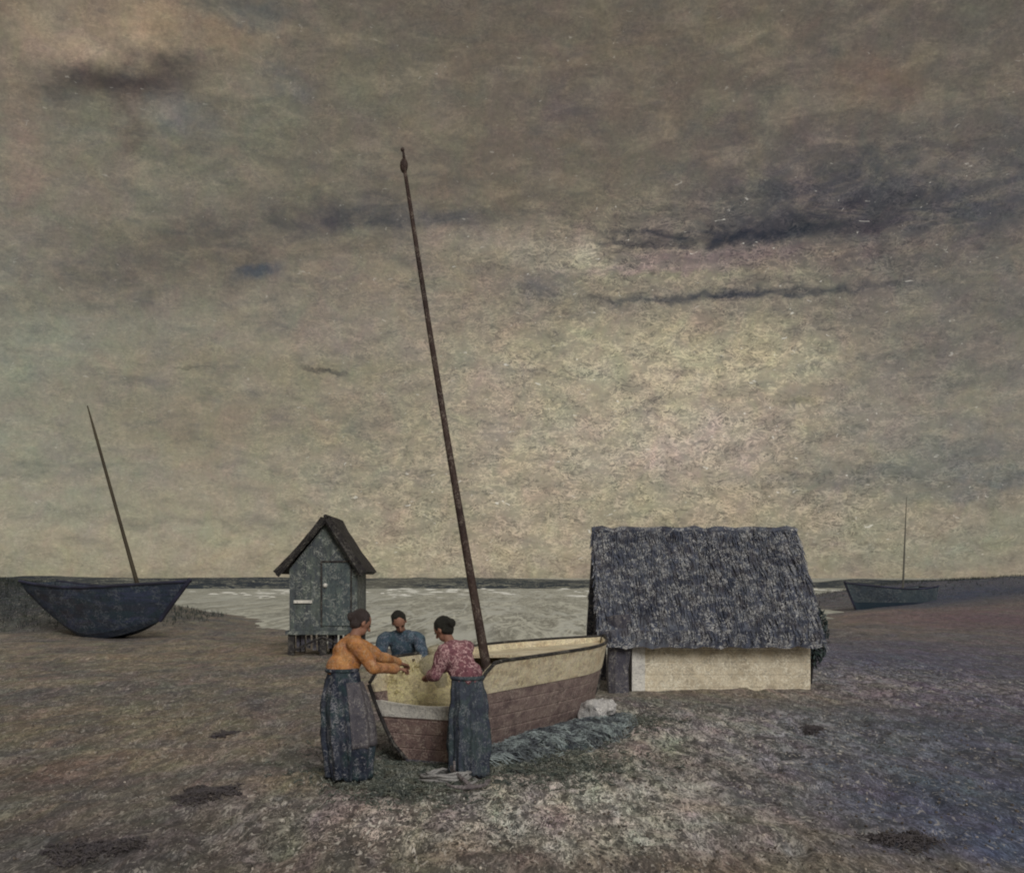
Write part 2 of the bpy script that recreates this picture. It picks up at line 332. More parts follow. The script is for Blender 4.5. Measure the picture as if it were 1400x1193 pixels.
class MB:
    def __init__(s): s.v = []; s.f = []
    def add(s, vs, fs):
        o = len(s.v); s.v += [tuple(p) for p in vs]; s.f += [tuple(i+o for i in f) for f in fs]
    def box(s, lo, hi, mat=None):
        x0, y0, z0 = lo; x1, y1, z1 = hi
        vs = [Vector(p) for p in ((x0,y0,z0),(x1,y0,z0),(x1,y1,z0),(x0,y1,z0),(x0,y0,z1),(x1,y0,z1),(x1,y1,z1),(x0,y1,z1))]
        if mat: vs = [mat @ p for p in vs]
        s.add(vs, [(0,3,2,1),(4,5,6,7),(0,1,5,4),(1,2,6,5),(2,3,7,6),(3,0,4,7)]); return s
    def loft(s, rings, cap=True, close=True):
        n = len(rings[0]); vs = [p for r in rings for p in r]; fs = []
        for i in range(len(rings)-1):
            for j in range(n if close else n-1):
                a = i*n+j; b = i*n+(j+1) % n
                fs.append((a, b, b+n, a+n))
        if cap: fs += [tuple(range(n-1, -1, -1)), tuple((len(rings)-1)*n+j for j in range(n))]
        s.add(vs, fs); return s
    def tube(s, pts, rad, n=8, cap=True):
        pts = [Vector(p) for p in pts]; rs = rad if hasattr(rad, '__len__') else [rad]*len(pts); rings = []
        up = Vector((0, 0, 1)); prev = None
        for i, p in enumerate(pts):
            d = (pts[min(i+1, len(pts)-1)]-pts[max(i-1, 0)]).normalized()
            if prev is None: a = d.cross(up if abs(d.z) < .9 else Vector((1, 0, 0))).normalized()
            else: a = (prev-d*prev.dot(d)).normalized()
            prev = a; b = d.cross(a)
            rings.append([p+(a*math.cos(t)+b*math.sin(t))*rs[i] for t in [k*2*math.pi/n for k in range(n)]])
        return s.loft(rings, cap)
    def capsule(s, a, b, r1, r2, n=14):
        a = Vector(a); b = Vector(b); d = b-a; L = d.length
        if L < 1e-6: d = Vector((0, 0, 1)); L = 1e-6; b = a+d*L
        d.normalize(); u = d.cross(Vector((0, 0, 1)) if abs(d.z) < .9 else Vector((1, 0, 0))).normalized(); w_ = d.cross(u)
        prof = [(-r1*math.cos(t), r1*math.sin(t)) for t in (.02, .5, 1., 1.57)] + [(L+r2*math.sin(t), r2*math.cos(t)) for t in (0, .57, 1.07, 1.55)]
        return s.loft([[a+d*h+(u*math.cos(t)+w_*math.sin(t))*q for t in [k*2*math.pi/n for k in range(n)]] for h, q in prof])
    def ell(s, cen, r, rot=None, nu=16, nv=10):
        cen = Vector(cen); rings = []
        for i in range(nv+1):
            t = math.pi*(i+.02)/(nv+.04)
            rg = []
            for k in range(nu):
                p = Vector((r[0]*math.sin(t)*math.cos(k*2*math.pi/nu), r[1]*math.sin(t)*math.sin(k*2*math.pi/nu), -r[2]*math.cos(t)))
                if rot: p = rot @ p
                rg.append(cen+p)
            rings.append(rg)
        return s.loft(rings)
    def mesh(s, name, m, smooth=False):
        me = bpy.data.meshes.new(name); me.from_pydata(s.v, [], s.f); me.update()
        me.materials.append(M[m] if isinstance(m, str) else m)
        if smooth: me.polygons.foreach_set('use_smooth', np.ones(len(me.polygons), bool))
        return me
    def build(s, name, m, parent=None, smooth=False, bevel=0, noise=None):
        if noise:
            amp, sc = noise; a = np.array(s.v); d = np.stack([fbm(a[:, 0]*sc+k*31, a[:, 1]*sc, a[:, 2]*sc, 3) for k in range(3)], 1)
            s.v = [tuple(q) for q in a+d*amp]
        o = bpy.data.objects.new(name, s.mesh(name, m, smooth)); col.objects.link(o); o.parent = parent
        if parent:       # the parts are modelled in world space; keep them there
            o.matrix_parent_inverse = parent.matrix_basis.inverted()
        if bevel:
            b = o.modifiers.new('bevel', 'BEVEL'); b.width = bevel; b.segments = 2; b.limit_method = 'ANGLE'
        return o
    def remeshed(s, name, m, parent, voxel, noise=None, smooth_it=4):
        o = s.build(name, m, parent, True)
        r = o.modifiers.new('r', 'REMESH'); r.mode = 'VOXEL'; r.voxel_size = voxel; r.use_smooth_shade = True
        sm = o.modifiers.new('s', 'SMOOTH'); sm.factor = .5; sm.iterations = smooth_it
        dg = bpy.context.evaluated_depsgraph_get(); me = bpy.data.meshes.new_from_object(o.evaluated_get(dg))
        o.modifiers.clear(); old = o.data; o.data = me; bpy.data.meshes.remove(old); me.name = name
        if noise:
            amp, sc = noise; n = len(me.vertices); a = np.empty(n*3); me.vertices.foreach_get('co', a); a = a.reshape(-1, 3)
            nn = np.empty(n*3); me.vertices.foreach_get('normal', nn); nn = nn.reshape(-1, 3)
            a = a+nn*(fbm(a[:, 0]*sc, a[:, 1]*sc, a[:, 2]*sc*.7, 3)*amp)[:, None]
            me.vertices.foreach_set('co', a.ravel()); me.update()
        me.polygons.foreach_set('use_smooth', np.ones(len(me.polygons), bool))
        return o

def tag(o, label=None, cat=None, group=None, kind=None):
    for k, v in (('label', label), ('category', cat), ('group', group), ('kind', kind)):
        if v: o[k] = v
    return o
def thing(name, loc, label, cat, group=None):
    o = bpy.data.objects.new(name, None); col.objects.link(o); o.location = loc; o.empty_display_size = .2
    bpy.context.view_layer.update() if False else None
    return tag(o, label, cat, group)
def gp(px, py, z=0.):                     # ground point seen at photo pixel (a measuring aid only)
    Y = (CAMH-z)*F/(py-HOR); return Vector(((px-700)/F*Y, Y, z))

# ------------------------------------------------------------------ ground, sea, far shore
def shore(x):
    return np.interp(x, [-200, -60, -30, -15, -8, -4, 0, 5, 12, 20, 30, 60, 200], [90, 60, 48, 44, 38, 32, 28, 31, 44, 62, 78, 95, 120])
def ground_base(X, Y):
    s = Y-shore(X)+fbm(X*.25, X*0+3.3, 0, 3)*1.2
    z = np.where(s < 0, np.minimum(.0, .0)+np.clip(-s*.0, 0, 0), 0)*1.
    z = z-np.clip(s+3, 0, 40)*.03
    def bump(cx, cy, rx, ry, h): return h*np.exp(-(((X-cx)/rx)**2+((Y-cy)/ry)**2))
    zb = bump(-27, 52, 9, 9, 2.9)+bump(-37, 44, 11, 12, 3.)+bump(-21, 44, 5, 5, 1.6)+bump(-60, 50, 24, 16, 3.4)
    zb = zb+bump(33, 56, 6.5, 10, .5)+bump(42, 54, 9, 14, 1.6)+bump(34, 72, 7, 8, .9)+bump(32, 84, 10, 9, 2.6)+bump(46, 84, 12, 12, 3.)+bump(62, 60, 24, 22, 3.8)
    zb = 1.98*np.tanh(zb/1.9)+np.clip(zb-.5, 0, 1)*.1*fbm(X*.3, Y*.2, 4, 3)
    return z+zb
def ground_z(X, Y):
    z = ground_base(X, Y); dist = np.maximum(Y, 4.)
    amp = np.clip(dist/10., .8, 2.5)
    z = z+fbm(X*.5, Y*.5, 1, 3)*.03*amp+fbm(X*2.2, Y*2.2, 2, 3)*.016+fbm(X*7, Y*7, 5, 3)*.011
    near = np.clip((34-Y)/10, 0, 1)
    tr = np.maximum(0, fbm(X*3.1+9, Y*2.1, 8, 3)-.25)          # trodden hollows
    return z-tr*.07*near
xs = grid_axis(-4000, 4000, -7, 8, .03, 1.045); ys = grid_axis(-60, 9000, 6.2, 17, .03, 1.03)
xs = xs[(xs > -5000) & (xs < 5000)]
gm = grid_mesh('beach', xs, ys, ground_z)
def sand_material():
    m = bpy.data.materials.new('sand'); m.use_nodes = True; t = NT(m.node_tree); bs = m.node_tree.nodes['Principled BSDF']
    ob = t.n.new('ShaderNodeTexCoord').outputs['Object']
    wv = t.v('ADD', ob, t.v('MULTIPLY', t.v('SUBTRACT', t.noise(ob, .6, 4, .65, 0, True), (.5, .5, .5)), (1.6, 2.4, 0)))
    cc = t.mix(t.ramp(t.noise(ob, .35, 4, .6, .5), .38, .62), lin((130, 123, 112)), lin((106, 104, 102)))
    def b(px, py, rx, ry, colr, k):      # centre given by photo pixel, radii in metres
        nonlocal cc
        p = gp(px, py); cc = t.blob(cc, wv, (p.x, p.y), (rx, ry), 0, lin(colr), k)
    b(150, 980, 3.2, 3., (118, 112, 99), .7)
    b(330, 890, 4., 6., (135, 124, 108), .6)
    b(120, 1150, 1.6, .9, (77, 74, 78), .7)
    b(300, 1120, 1.1, .8, (98, 92, 92), .6)
    b(40, 1060, 1.4, 1.2, (109, 92, 86), .6)
    b(360, 1170, 1.4, .6, (89, 89, 86), .5)
    b(600, 1010, 2., 2.4, (103, 103, 105), .5)
    b(720, 1120, 1.6, 1.2, (128, 120, 119), .6)
    b(560, 1085, .9, .8, (77, 86, 86), .7)
    b(850, 1060, 2., 1.6, (103, 106, 105), .7)
    b(760, 1180, 1.6, .5, (111, 94, 88), .5)
    b(1000, 980, 2.4, 2.4, (111, 110, 108), .6)
    b(960, 1170, 1.2, .5, (105, 95, 88), .5)
    b(1300, 1060, 2.2, 3.4, (96, 101, 132), .8)
    b(1380, 1150, 1.2, 1., (85, 95, 136), .8)
    b(1240, 1160, .6, .5, (77, 80, 99), .6)
    b(1180, 900, 3., 6., (118, 116, 135), .7)
    b(1340, 850, 7., 14., (123, 101, 102), .8)
    b(1330, 960, 2.6, 3., (108, 97, 113), .6)
    b(60, 820, 9., 14., (62, 68, 70), .9)
    b(1330, 1010, 4., 5., (84, 91, 108), .8)
    b(1150, 1110, 1.4, 2., (92, 96, 114), .6)
    b(1390, 1120, 1.6, 2., (76, 86, 112), .7)
    b(1180, 900, 4., 7., (98, 101, 116), .75)
    for q in ((36, 84, 22, 20), (28, 66, 12, 13)): cc = t.blob(cc, wv, (q[0], q[1]), (q[2], q[3]), 0, lin((60, 70, 94)), .95)
    for (px, py, rx, ry, q, k) in ((800, 1100, 2.2, 2.2, (160, 160, 156), .6), (1000, 1010, 3., 3., (140, 138, 138), .4), (1220, 900, 4.5, 9., (92, 97, 114), .75), (1250, 1030, 2.4, 3.6, (88, 94, 110), .6)):
        p = gp(px, py); cc = t.blob(cc, wv, (p.x, p.y), (rx, ry), 0, lin(q), k)
    for q in ((14, 28, 12, 16, (84, 84, 106)), (9, 16, 5, 6, (82, 84, 104)), (22, 45, 9, 16, (92, 82, 100))): cc = t.blob(cc, wv, (q[0], q[1]), (q[2], q[3]), 0, lin(q[4]), .6)
    for q in ((33, 57, 7, 7),): cc = t.blob(cc, wv, (q[0], q[1]), (q[2], q[3]), 0, lin((96, 86, 100)), .6)
    for q in ((-24, 45, 14, 11), (-34, 46, 16, 16), (-21, 40, 10, 6)): cc = t.blob(cc, wv, (q[0], q[1]), (q[2], q[3]), 0, lin((46, 54, 58)), .95)
    b(640, 900, 3., 5., (132, 130, 118), .6)
    b(720, 1020, 1.7, .9, (88, 92, 98), .6)
    gs = t.v('MULTIPLY', ob, (1, .30, 1))
    hue = t.noise(gs, 2.2, 4, .65, .6, True)
    cc = t.mix(.22, cc, t.mix(1., cc, t.v('MULTIPLY', hue, (2.05, 1.98, 2.0)), 'MULTIPLY'))
    cc = t.mix(t.ramp(t.noise(gs, 1.6, 5, .7, 1.), .48, .66, 0, .5), cc, lin((74, 76, 84)))
    ok = t.mix(0, (.34, .34, .34, 1), (0, 0, 0, 1))     # mid-beach mask: paint gloss and relief shading put into the colour as flecks
    for (px, py, rx, ry) in ((760, 1090, 2.6, 2.6), (900, 1000, 3.2, 4.), (1180, 930, 3.4, 5.), (600, 1130, 2., 1.4)):
        p = gp(px, py); ok = t.blob(ok, wv, (p.x, p.y), (rx, ry), 0, (1, 1, 1, 1), .9)
    dk = t.mix(1., cc, (.24, .25, .28, 1), 'MULTIPLY'); lt = t.mix(1., cc, (4.2, 4.15, 4.1, 1), 'MULTIPLY')
    for (sc, wd, k, off, tgt) in ((15, .06, .95, (5, 8, 1), dk), (13, .055, .95, (1, 1, 3), lt), (26, .06, .8, (7, 2, 3), dk), (24, .06, .9, (2, 9, 4), lt), (4.5, .05, .7, (3, 3, 3), dk), (4., .05, .7, (8, 3, 1), lt)):
        cc = t.mix(t.m('MULTIPLY', t.worm(gs, sc, wd, k, off), ok), cc, tgt)
    cc = t.mix(1., cc, t.ramp(t.noise(gs, 60, 4, .75), .28, .72, .62, 1.38, False), 'MULTIPLY')
    spk = t.ramp(t.noise(t.v('ADD', gs, (2, 2, 2)), 17, 2, .6, 1.4), .61, .67, 0, 1.)
    cc = t.mix(t.m('MULTIPLY', spk, ok), cc, lin((240, 236, 230)))
    bp = t.n.new('ShaderNodeBump'); bp.inputs['Strength'].default_value = .7; bp.inputs['Distance'].default_value = .03
    t.l.new(t.m('ADD', t.noise(gs, 16, 5, .7, 1.5), t.m('MULTIPLY', t.noise(gs, 60, 4, .7), .4)), bp.inputs['Height'])
    t.l.new(bp.outputs[0], bs.inputs['Normal'])
    t.put(bs.inputs['Base Color'], cc); bs.inputs['Roughness'].default_value = .75; bs.inputs['Specular IOR Level'].default_value = .25
    return m
gm.materials.append(sand_material())
beach = bpy.data.objects.new('beach', gm); col.objects.link(beach); tag(beach, kind='structure')
import bisect
_ZG = ground_z(*np.meshgrid(xs, ys)); _xl = list(xs); _yl = list(ys)
def gz(x, y):
    i = min(max(bisect.bisect_right(_xl, x)-1, 0), len(_xl)-2); j = min(max(bisect.bisect_right(_yl, y)-1, 0), len(_yl)-2)
    u = (x-_xl[i])/(_xl[i+1]-_xl[i]); v = (y-_yl[j])/(_yl[j+1]-_yl[j])
    return float((_ZG[j, i]*(1-u)+_ZG[j, i+1]*u)*(1-v)+(_ZG[j+1, i]*(1-u)+_ZG[j+1, i+1]*u)*v)

def sea_material():
    m = bpy.data.materials.new('sea'); m.use_nodes = True; t = NT(m.node_tree); bs = m.node_tree.nodes['Principled BSDF']
    ob = t.n.new('ShaderNodeTexCoord').outputs['Object']; gs = t.v('MULTIPLY', ob, (1, .10, 1))
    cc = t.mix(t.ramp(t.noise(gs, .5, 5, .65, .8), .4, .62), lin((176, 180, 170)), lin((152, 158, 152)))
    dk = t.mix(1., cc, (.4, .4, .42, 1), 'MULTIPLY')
    for (sc, wd, k, off, tgt) in ((6.5, .06, .9, (1, 2, 0), dk), (6, .06, .95, (4, 2, 0), lin((232, 234, 224))), (2.4, .06, .8, (7, 2, 0), dk), (2.2, .06, .85, (3, 8, 0), lin((226, 230, 220))), (.9, .06, .8, (3, 1, 0), dk), (.8, .07, .9, (9, 1, 0), lin((232, 236, 226))), (.35, .07, .8, (2, 1, 0), lin((222, 228, 224)))):  # the far pale streaks are water glints painted into the colour
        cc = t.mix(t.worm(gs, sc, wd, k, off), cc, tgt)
    bp = t.n.new('ShaderNodeBump'); bp.inputs['Strength'].default_value = .5; bp.inputs['Distance'].default_value = .06
    t.l.new(t.noise(gs, 3.2, 5, .65, 1.2), bp.inputs['Height']); t.l.new(bp.outputs[0], bs.inputs['Normal'])
    t.put(bs.inputs['Base Color'], cc); bs.inputs['Roughness'].default_value = .35; bs.inputs['Specular IOR Level'].default_value = .35
    return m
sx = grid_axis(-4200, 4200, -40, 60, 1.2, 1.08); sy = grid_axis(22, 9000, 24, 90, .8, 1.05); sy = sy[sy > 22]
sm_ = grid_mesh('sea', sx, sy, lambda X, Y: -.10+fbm(X*.18, Y*.35, 3, 3)*.018)
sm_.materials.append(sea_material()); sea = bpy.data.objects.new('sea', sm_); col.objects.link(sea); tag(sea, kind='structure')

fx = np.arange(-420, 421, 2.); fy = np.linspace(205, 300, 26)
def far_z(X, Y):
    u = (Y-205)/95; sh = np.sin(np.clip(u, 0, 1)*math.pi)**.5
    return -1.2+sh*(2.6+.55*fbm(X*.02, X*0, 2, 4)+.35*fbm(X*.1, Y*.06, 6, 3)+.5*np.exp(-((X+100)/30)**2))
fm = grid_mesh('far_shore', fx, fy, far_z); fm.materials.append(M['far'])
fo = bpy.data.objects.new('far_shore', fm); col.objects.link(fo); tag(fo, kind='structure')

sf = bpy.data.materials.new('glint_white'); sf.use_nodes = True; sf.node_tree.nodes['Principled BSDF'].inputs['Base Color'].default_value = lin((236, 238, 234)); sf.node_tree.nodes['Principled BSDF'].inputs['Roughness'].default_value = .8

# ------------------------------------------------------------------ small hut on stilts
hx0, hx1, hy0, hy1, hf, he = -5.62, -3.9, 27.7, 29.3, .58, 2.02
hc = -4.67; apex = 3.42
hut = thing('beach_hut', (-4.76, 28.7, 0), 'narrow grey-blue wooden beach hut with steep dark gable roof, raised on short stilts', 'hut')
fo_ = MB()  # white strips added to stand in for glints near the horizon
for k in range(150):
    Yf = 110+random.random()**.8*92; xf = random.uniform(-.42, .30)*Yf; w_f = random.uniform(.15, .9)*Yf/90; hf_ = random.uniform(.02, .07)*Yf/90
    if Yf < shore(xf)+8: continue
    fo_.loft([[(xf-w_f, Yf, -.2), (xf-w_f, Yf+.3, -.2), (xf-w_f, Yf+.15, -.1)], [(xf-w_f*.3, Yf-.1, -.2), (xf-w_f*.3, Yf+.6, -.2), (xf-w_f*.3, Yf+.2, -.06+hf_)], [(xf+w_f*.4, Yf-.1, -.2), (xf+w_f*.4, Yf+.6, -.2), (xf+w_f*.4, Yf+.25, -.06+hf_*.8)], [(xf+w_f, Yf, -.2), (xf+w_f, Yf+.3, -.2), (xf+w_f, Yf+.15, -.1)]])
tag(fo_.build('glints', sf, None, smooth=True), 'broken white surf on the water, added as solid dashes', 'glints', kind='stuff')
def gable(y, t_):
    b = MB(); pts = [(hx0, hf), (hx1, hf), (hx1, he+.1), (hc, apex-.12), (hx0, he+.1)]
    b.loft([[(x, y, z) for x, z in pts], [(x, y+t_, z) for x, z in pts]]); return b
b = gable(hy0, .06); b2 = gable(hy1-.06, .06); b.add(b2.v, b2.f)
b.box((hx0+.003, hy0+.06, hf+.003), (hx0+.06, hy1-.06, he+.1)); b.box((hx1-.06, hy0+.06, hf+.003), (hx1-.003, hy1-.06, he+.1))
b.build('wall', 'hut', hut, noise=(.006, 3))
def roof_slab(b, x0, z0, x1, z1, y0, y1, th, nx=10, ny=10):
    d = Vector((x1-x0, 0, z1-z0)).normalized(); n = Vector((-d.z, 0, d.x));
    if n.z < 0: n = -n
    rings = []
    for i in range(nx+1):
        u = i/nx; cx = x0+(x1-x0)*u; cz = z0+(z1-z0)*u-.05*math.sin(u*math.pi)
        rings.append([(cx, y0, cz), (cx, y1, cz), (cx+n.x*th, y1, cz+n.z*th), (cx+n.x*th, y0, cz+n.z*th)])
    b.loft(rings)
rb = MB(); roof_slab(rb, hc-.02, apex-.04, -5.90, he-.02, hy0-.25, hy1+.2, .10)
roof_slab(rb, hc+.02, apex-.04, -3.74, he-.02, hy0-.25, hy1+.2, .13)
rf = rb.build('roof', 'hut_roof', hut, noise=(.02, 2.5))
MB().tube([(hc, hy0-.27, apex+.03), (hc, hy1+.22, apex+.03)], .05).build('ridge_cap', 'hut_roof', rf)
# barge boards under the roof edge
bb = MB()
for s, xe in ((-1, -5.88), (1, -3.77)):
    a = Vector((hc, hy0-.24, apex-.06)); e = Vector((xe, hy0-.24, he-.06)); bb.tube([a, e], .055, 4)
bb.build('barge_board', 'dark_wood', rf)
d = MB().box((-4.78, hy0-.045, hf+.12), (-4.08, hy0-.003, 2.28)).build('door', 'door', hut)
MB().ell((-4.70, hy0-.09, 1.72), (.055, .05, .055)).build('knob', 'white', d)
fr = MB().box((-4.82, hy0-.05, hf+.10), (-4.785, hy0-.003, 2.30)).box((-4.075, hy0-.05, hf+.10), (-4.04, hy0-.003, 2.30)).box((-4.82, hy0-.055, 2.301), (-4.04, hy0-.003, 2.34))
fr.build('frame', 'dark_wood', d)
sh_ = MB().box((-5.46, hy0-.04, 1.35), (-5.08, hy0-.003, 1.95)).build('shutter', 'hut', hut)
MB().box((-5.5, hy0-.06, 1.27), (-5.04, hy0-.003, 1.345)).build('sill', 'white', sh_)
MB().box((hx0-.08, hy0-.18, hf-.1), (hx1+.06, hy1+.04, hf)).build('floor_platform', 'hut', hut, bevel=.01, noise=(.01, 2))
for x in (hx0+.05, -4.76, hx1-.08):
    for y in (hy0-.02, hy1-.14): MB().box((x-.08, y-.08, -.35), (x+.08, y+.08, hf-.103)).build('stilt', 'dark_wood', hut, noise=(.015, 3))
MB().tube([(hx0+.06, hy0-.12, .05), (-4.76, hy0-.12, .43)], .035, 6).tube([(hx1-.1, hy0-.12, .05), (-4.76, hy0-.12, .43)], .035, 6).build('brace', 'dark_wood', hut)
sk = MB()
for i in range(13):
    x = hx0+.02+i*.135; sk.box((x, hy0+.1, .03+random.random()*.1), (x+.09, hy0+.13, hf-.11))
sk.build('skirting', 'post', hut, noise=(.02, 4))

# ------------------------------------------------------------------ thatched net shed
sx0, sx1 = 1.5, 5.28; ry, rz_ = 20.35, 2.78; ey, ez = 18.6, .88; by, bz = 22.1, .88
shed = thing('net_shed', (3.4, 20.3, 0), 'low shed with big dark thatched roof coming down over a cream plank wall', 'shed')
def slope(b, y0, z0, y1, z1, th=.16):
    n = 26; rings = []
    for i in range(n+1):
        x = sx0+(sx1-sx0)*i/n; wob = .015*math.sin(i*1.7)+.012*math.sin(i*3.9)
        rings.append([(x, y0, z0+wob), (x, y1+wob, z1+wob), (x, y1+wob, z1-th+wob), (x, y0, z0-th*1.4+wob)])
    b.loft(rings)
rb = MB(); slope(rb, ry, rz_, ey, ez); slope(rb, ry+.002, rz_-.004, by, bz)
def straw(b, p, dvec, L, wd):
    dvec = dvec.normalized(); s = dvec.cross(Vector((random.uniform(-.4, .4), random.uniform(-1, 1), 1))).normalized()*wd; q = p+dvec*L
    th = s.cross(dvec).normalized()*wd*.5
    b.loft([[p-s, p+s, p+th], [q-s*.4, q+s*.4, q+th*.4]])
for side, (yy, zz) in enumerate(((ey, ez), (by, bz))):
    dn = Vector((0, yy-ry, zz-rz_)).normalized(); nrm = Vector((0, -dn.z, dn.y)) if side == 0 else Vector((0, dn.z, -dn.y))
    if nrm.z < 0: nrm = -nrm
    Ls = math.hypot(yy-ry, zz-rz_)
    for k in range(2600 if side == 0 else 900):
        u = random.random(); x = random.uniform(sx0, sx1)
        if u > .93: u = 1.0
        p = Vector((x, ry, rz_))+dn*Ls*max(u-.06, 0)+nrm*random.uniform(.0, .035)
        straw(rb, p, dn+nrm*random.uniform(-.02, .12)+Vector((random.gauss(0, .14), 0, 0)), random.uniform(.14, .34), random.uniform(.006, .018))
for k in range(240):                            # ragged ridge
    p = Vector((random.uniform(sx0, sx1), ry+random.uniform(-.06, .06), rz_-.05)); straw(rb, p, Vector((random.gauss(0, .8), random.gauss(0, .4), 1)), random.uniform(.07, .15), .012)
for k in range(420):                            # verges
    t_ = random.random(); x = random.choice((sx0, sx1)); p = Vector((x, ry+(ey-ry)*t_, rz_+(ez-rz_)*t_-.06)); straw(rb, p, Vector(((1 if x > 3 else -1)*random.uniform(.1, .9), ey-ry, ez-rz_)), random.uniform(.1, .28), .012)
rof = rb.build('roof', 'thatch', shed)
rr = MB().tube([(sx0-.02+i*.19, ry, rz_+.0+.02*math.sin(i*2.1)) for i in range(21)], [.07+.015*math.sin(i*2.7) for i in range(21)], 8)
rr.build('ridge_roll', 'thatch', rof)
wb = MB().box((2.24, 19.0, -.12), (5.17, 19.07, 1.2)); wb.build('front_wall', 'cream', shed, bevel=.006)
for X0 in (2.16, 5.10):
    lw = MB()
    pts = [(19.075, -.1), (21.7, -.1), (21.7, 1.1), (20.35, 2.5), (19.075, 1.22)]
    lw.loft([[(X0, y, z) for y, z in pts], [(X0+.06, y, z) for y, z in pts]]); lw.build('gable_wall', 'post', shed)
MB().box((2.225, 21.64, -.1), (5.097, 21.7, 1.1)).build('back_wall', 'post', shed)
MB().box((2.07, 18.93, -.1), (2.30, 18.995, .98)).build('corner_board', 'white', shed, noise=(.02, 6))
MB().tube([(1.84, 18.95, -.2), (1.82, 18.95, .3), (1.86, 18.95, .7), (1.82, 18.96, 1.25)], [.2, .19, .21, .24], 9).build('post', 'post', shed, noise=(.02, 4))
MB().box((1.62, 21.5, -.2), (1.84, 21.7, 1.3)).build('post', 'post', shed, noise=(.02, 4))
MB().box((1.5, 18.86, .93), (5.2, 18.99, 1.05)).build('eave_beam', 'dark_wood', shed)
MB().tube([(1.84, 18.97, .45), (2.16, 18.95, .95)], .06, 6).build('knee_brace', 'dark_wood', shed)

# ------------------------------------------------------------------ hulls
def hull(parent, P0, P1, wtop, wbot, sheer, mats, zkeel=.03, split=.5, bow_rake=.35, N=28, tr_cut=None, th=.035, band=True, rise=0., belly=.62, rail=.02, rise2=0.):
    """P0 stern (transom) ground point, P1 bow ground point, half widths as functions of t; returns frame"""
    P0 = Vector((P0[0], P0[1], 0)); P1 = Vector((P1[0], P1[1], 0)); ax = (P1-P0).normalized(); L = (P1-P0).length
    sd_ = Vector((ax.y, -ax.x, 0))                                  # towards the camera/right side
    K = 9
    def pt(t, u, side, inset=0.):                                   # u 0 keel edge .. 1 gunwale
        top = sheer(t); z0 = zkeel+.25*max(0, t-.75)**2*4+rise*(max(0, t-.35)/.65)**2+rise2*(max(0, .55-t)/.55)**1.5
        z = z0+(top-z0)*u
        wt = wtop(t)-inset; wb_ = wbot(t)-inset*.6; wv_ = wb_+(wt-wb_)*(u**belly)
        rake = bow_rake*u*max(0, (t-.6)/.4)**2 - .12*u*max(0, (.2-t)/.2)
        return P0+ax*(L*t+rake)+sd_*side*max(wv_, .0)+Vector((0, 0, z))
    def half(t, a, b_, side, off):
        o_ = [pt(t, a+(b_-a)*k/K, side, -off) for k in range(K+1)]; i_ = [pt(t, a+(b_-a)*k/K, side, th) for k in range(K+1)]
        return o_, i_
    def strip(u0, u1, name, m, off=0., whole=False):
        if whole:                                # shell running from one side under the keel to the other
            rings = []
            for i in range(N+1):
                t = i/N; o1, i1 = half(t, u0(t), u1(t), 1, off); o2, i2 = half(t, u0(t), u1(t), -1, off)
                up_ = Vector((0, 0, .02)); rings.append(o1[::-1]+o2+i2[::-1][:-1]+[i2[0]+up_, i1[0]+up_]+i1[1:])
            MB().loft(rings).build(name, m, parent)
        else:
            for side in (1, -1):
                rings = []
                for i in range(N+1):
                    o1, i1 = half(i/N, u0(i/N), u1(i/N), side, off); rings.append(o1+i1[::-1])
                MB().loft(rings).build(name, m, parent)
    def us(t): return (split-zkeel)/(sheer(t)-zkeel)
    if band:
        strip(lambda t: 0., lambda t: min(us(t), .97), 'hull', mats[0], 0, True); strip(lambda t: min(us(t)+.004, .975), lambda t: 1., 'upper_strake', mats[1], .012)
    else: strip(lambda t: 0., lambda t: 1., 'hull', mats[0], 0, True)
    # floor
    b = MB(); rings = []
    for i in range(N+1):
        t = i/N; q = wbot(t); a = pt(t, .0, 1); c_ = pt(t, 0, -1); rings.append([a, c_, c_+Vector((0, 0, .04)), a+Vector((0, 0, .04))])
    b.loft(rings); b.build('bottom_boards', mats[2], parent)
    # gunwale rails, keel strip
    for side in (1, -1): MB().tube([pt(i/N, 1., side, -.012)+Vector((0, 0, .012)) for i in range(N+1)], rail, 6).build('gunwale', mats[3], parent)
    # transom: a board across the stern, cut lower than the sides
    cut = tr_cut or sheer(0)
    uz = lambda z: (z-zkeel)/(sheer(0)-zkeel)
    def panel(z0, z1, name, m, off):
        ring0 = []; ks = 8; left = [pt(0, uz(z0+(z1-z0)*k/ks), -1) for k in range(ks+1)]; right = [pt(0, uz(z0+(z1-z0)*k/ks), 1) for k in range(ks, -1, -1)]
        topm = []
        if z1 == cut:
            for k in range(1, 8): 
                q = left[-1].lerp(right[0], k/8); q.z -= .04*math.sin(math.pi*k/8); topm.append(q)
        r0 = [p-ax*off for p in left+topm+right]; r1 = [p+ax*.05 for p in left+topm+right]
        return MB().loft([r0, r1]).build(name, m, parent)
    if band:
        z1 = cut-.17; panel(zkeel, z1, 'transom', mats[4], .004); panel(z1+.003, cut, 'transom_strake', mats[5], .016)
    else: panel(zkeel, cut, 'transom', mats[0], .004)
    return ax, sd_, L, pt

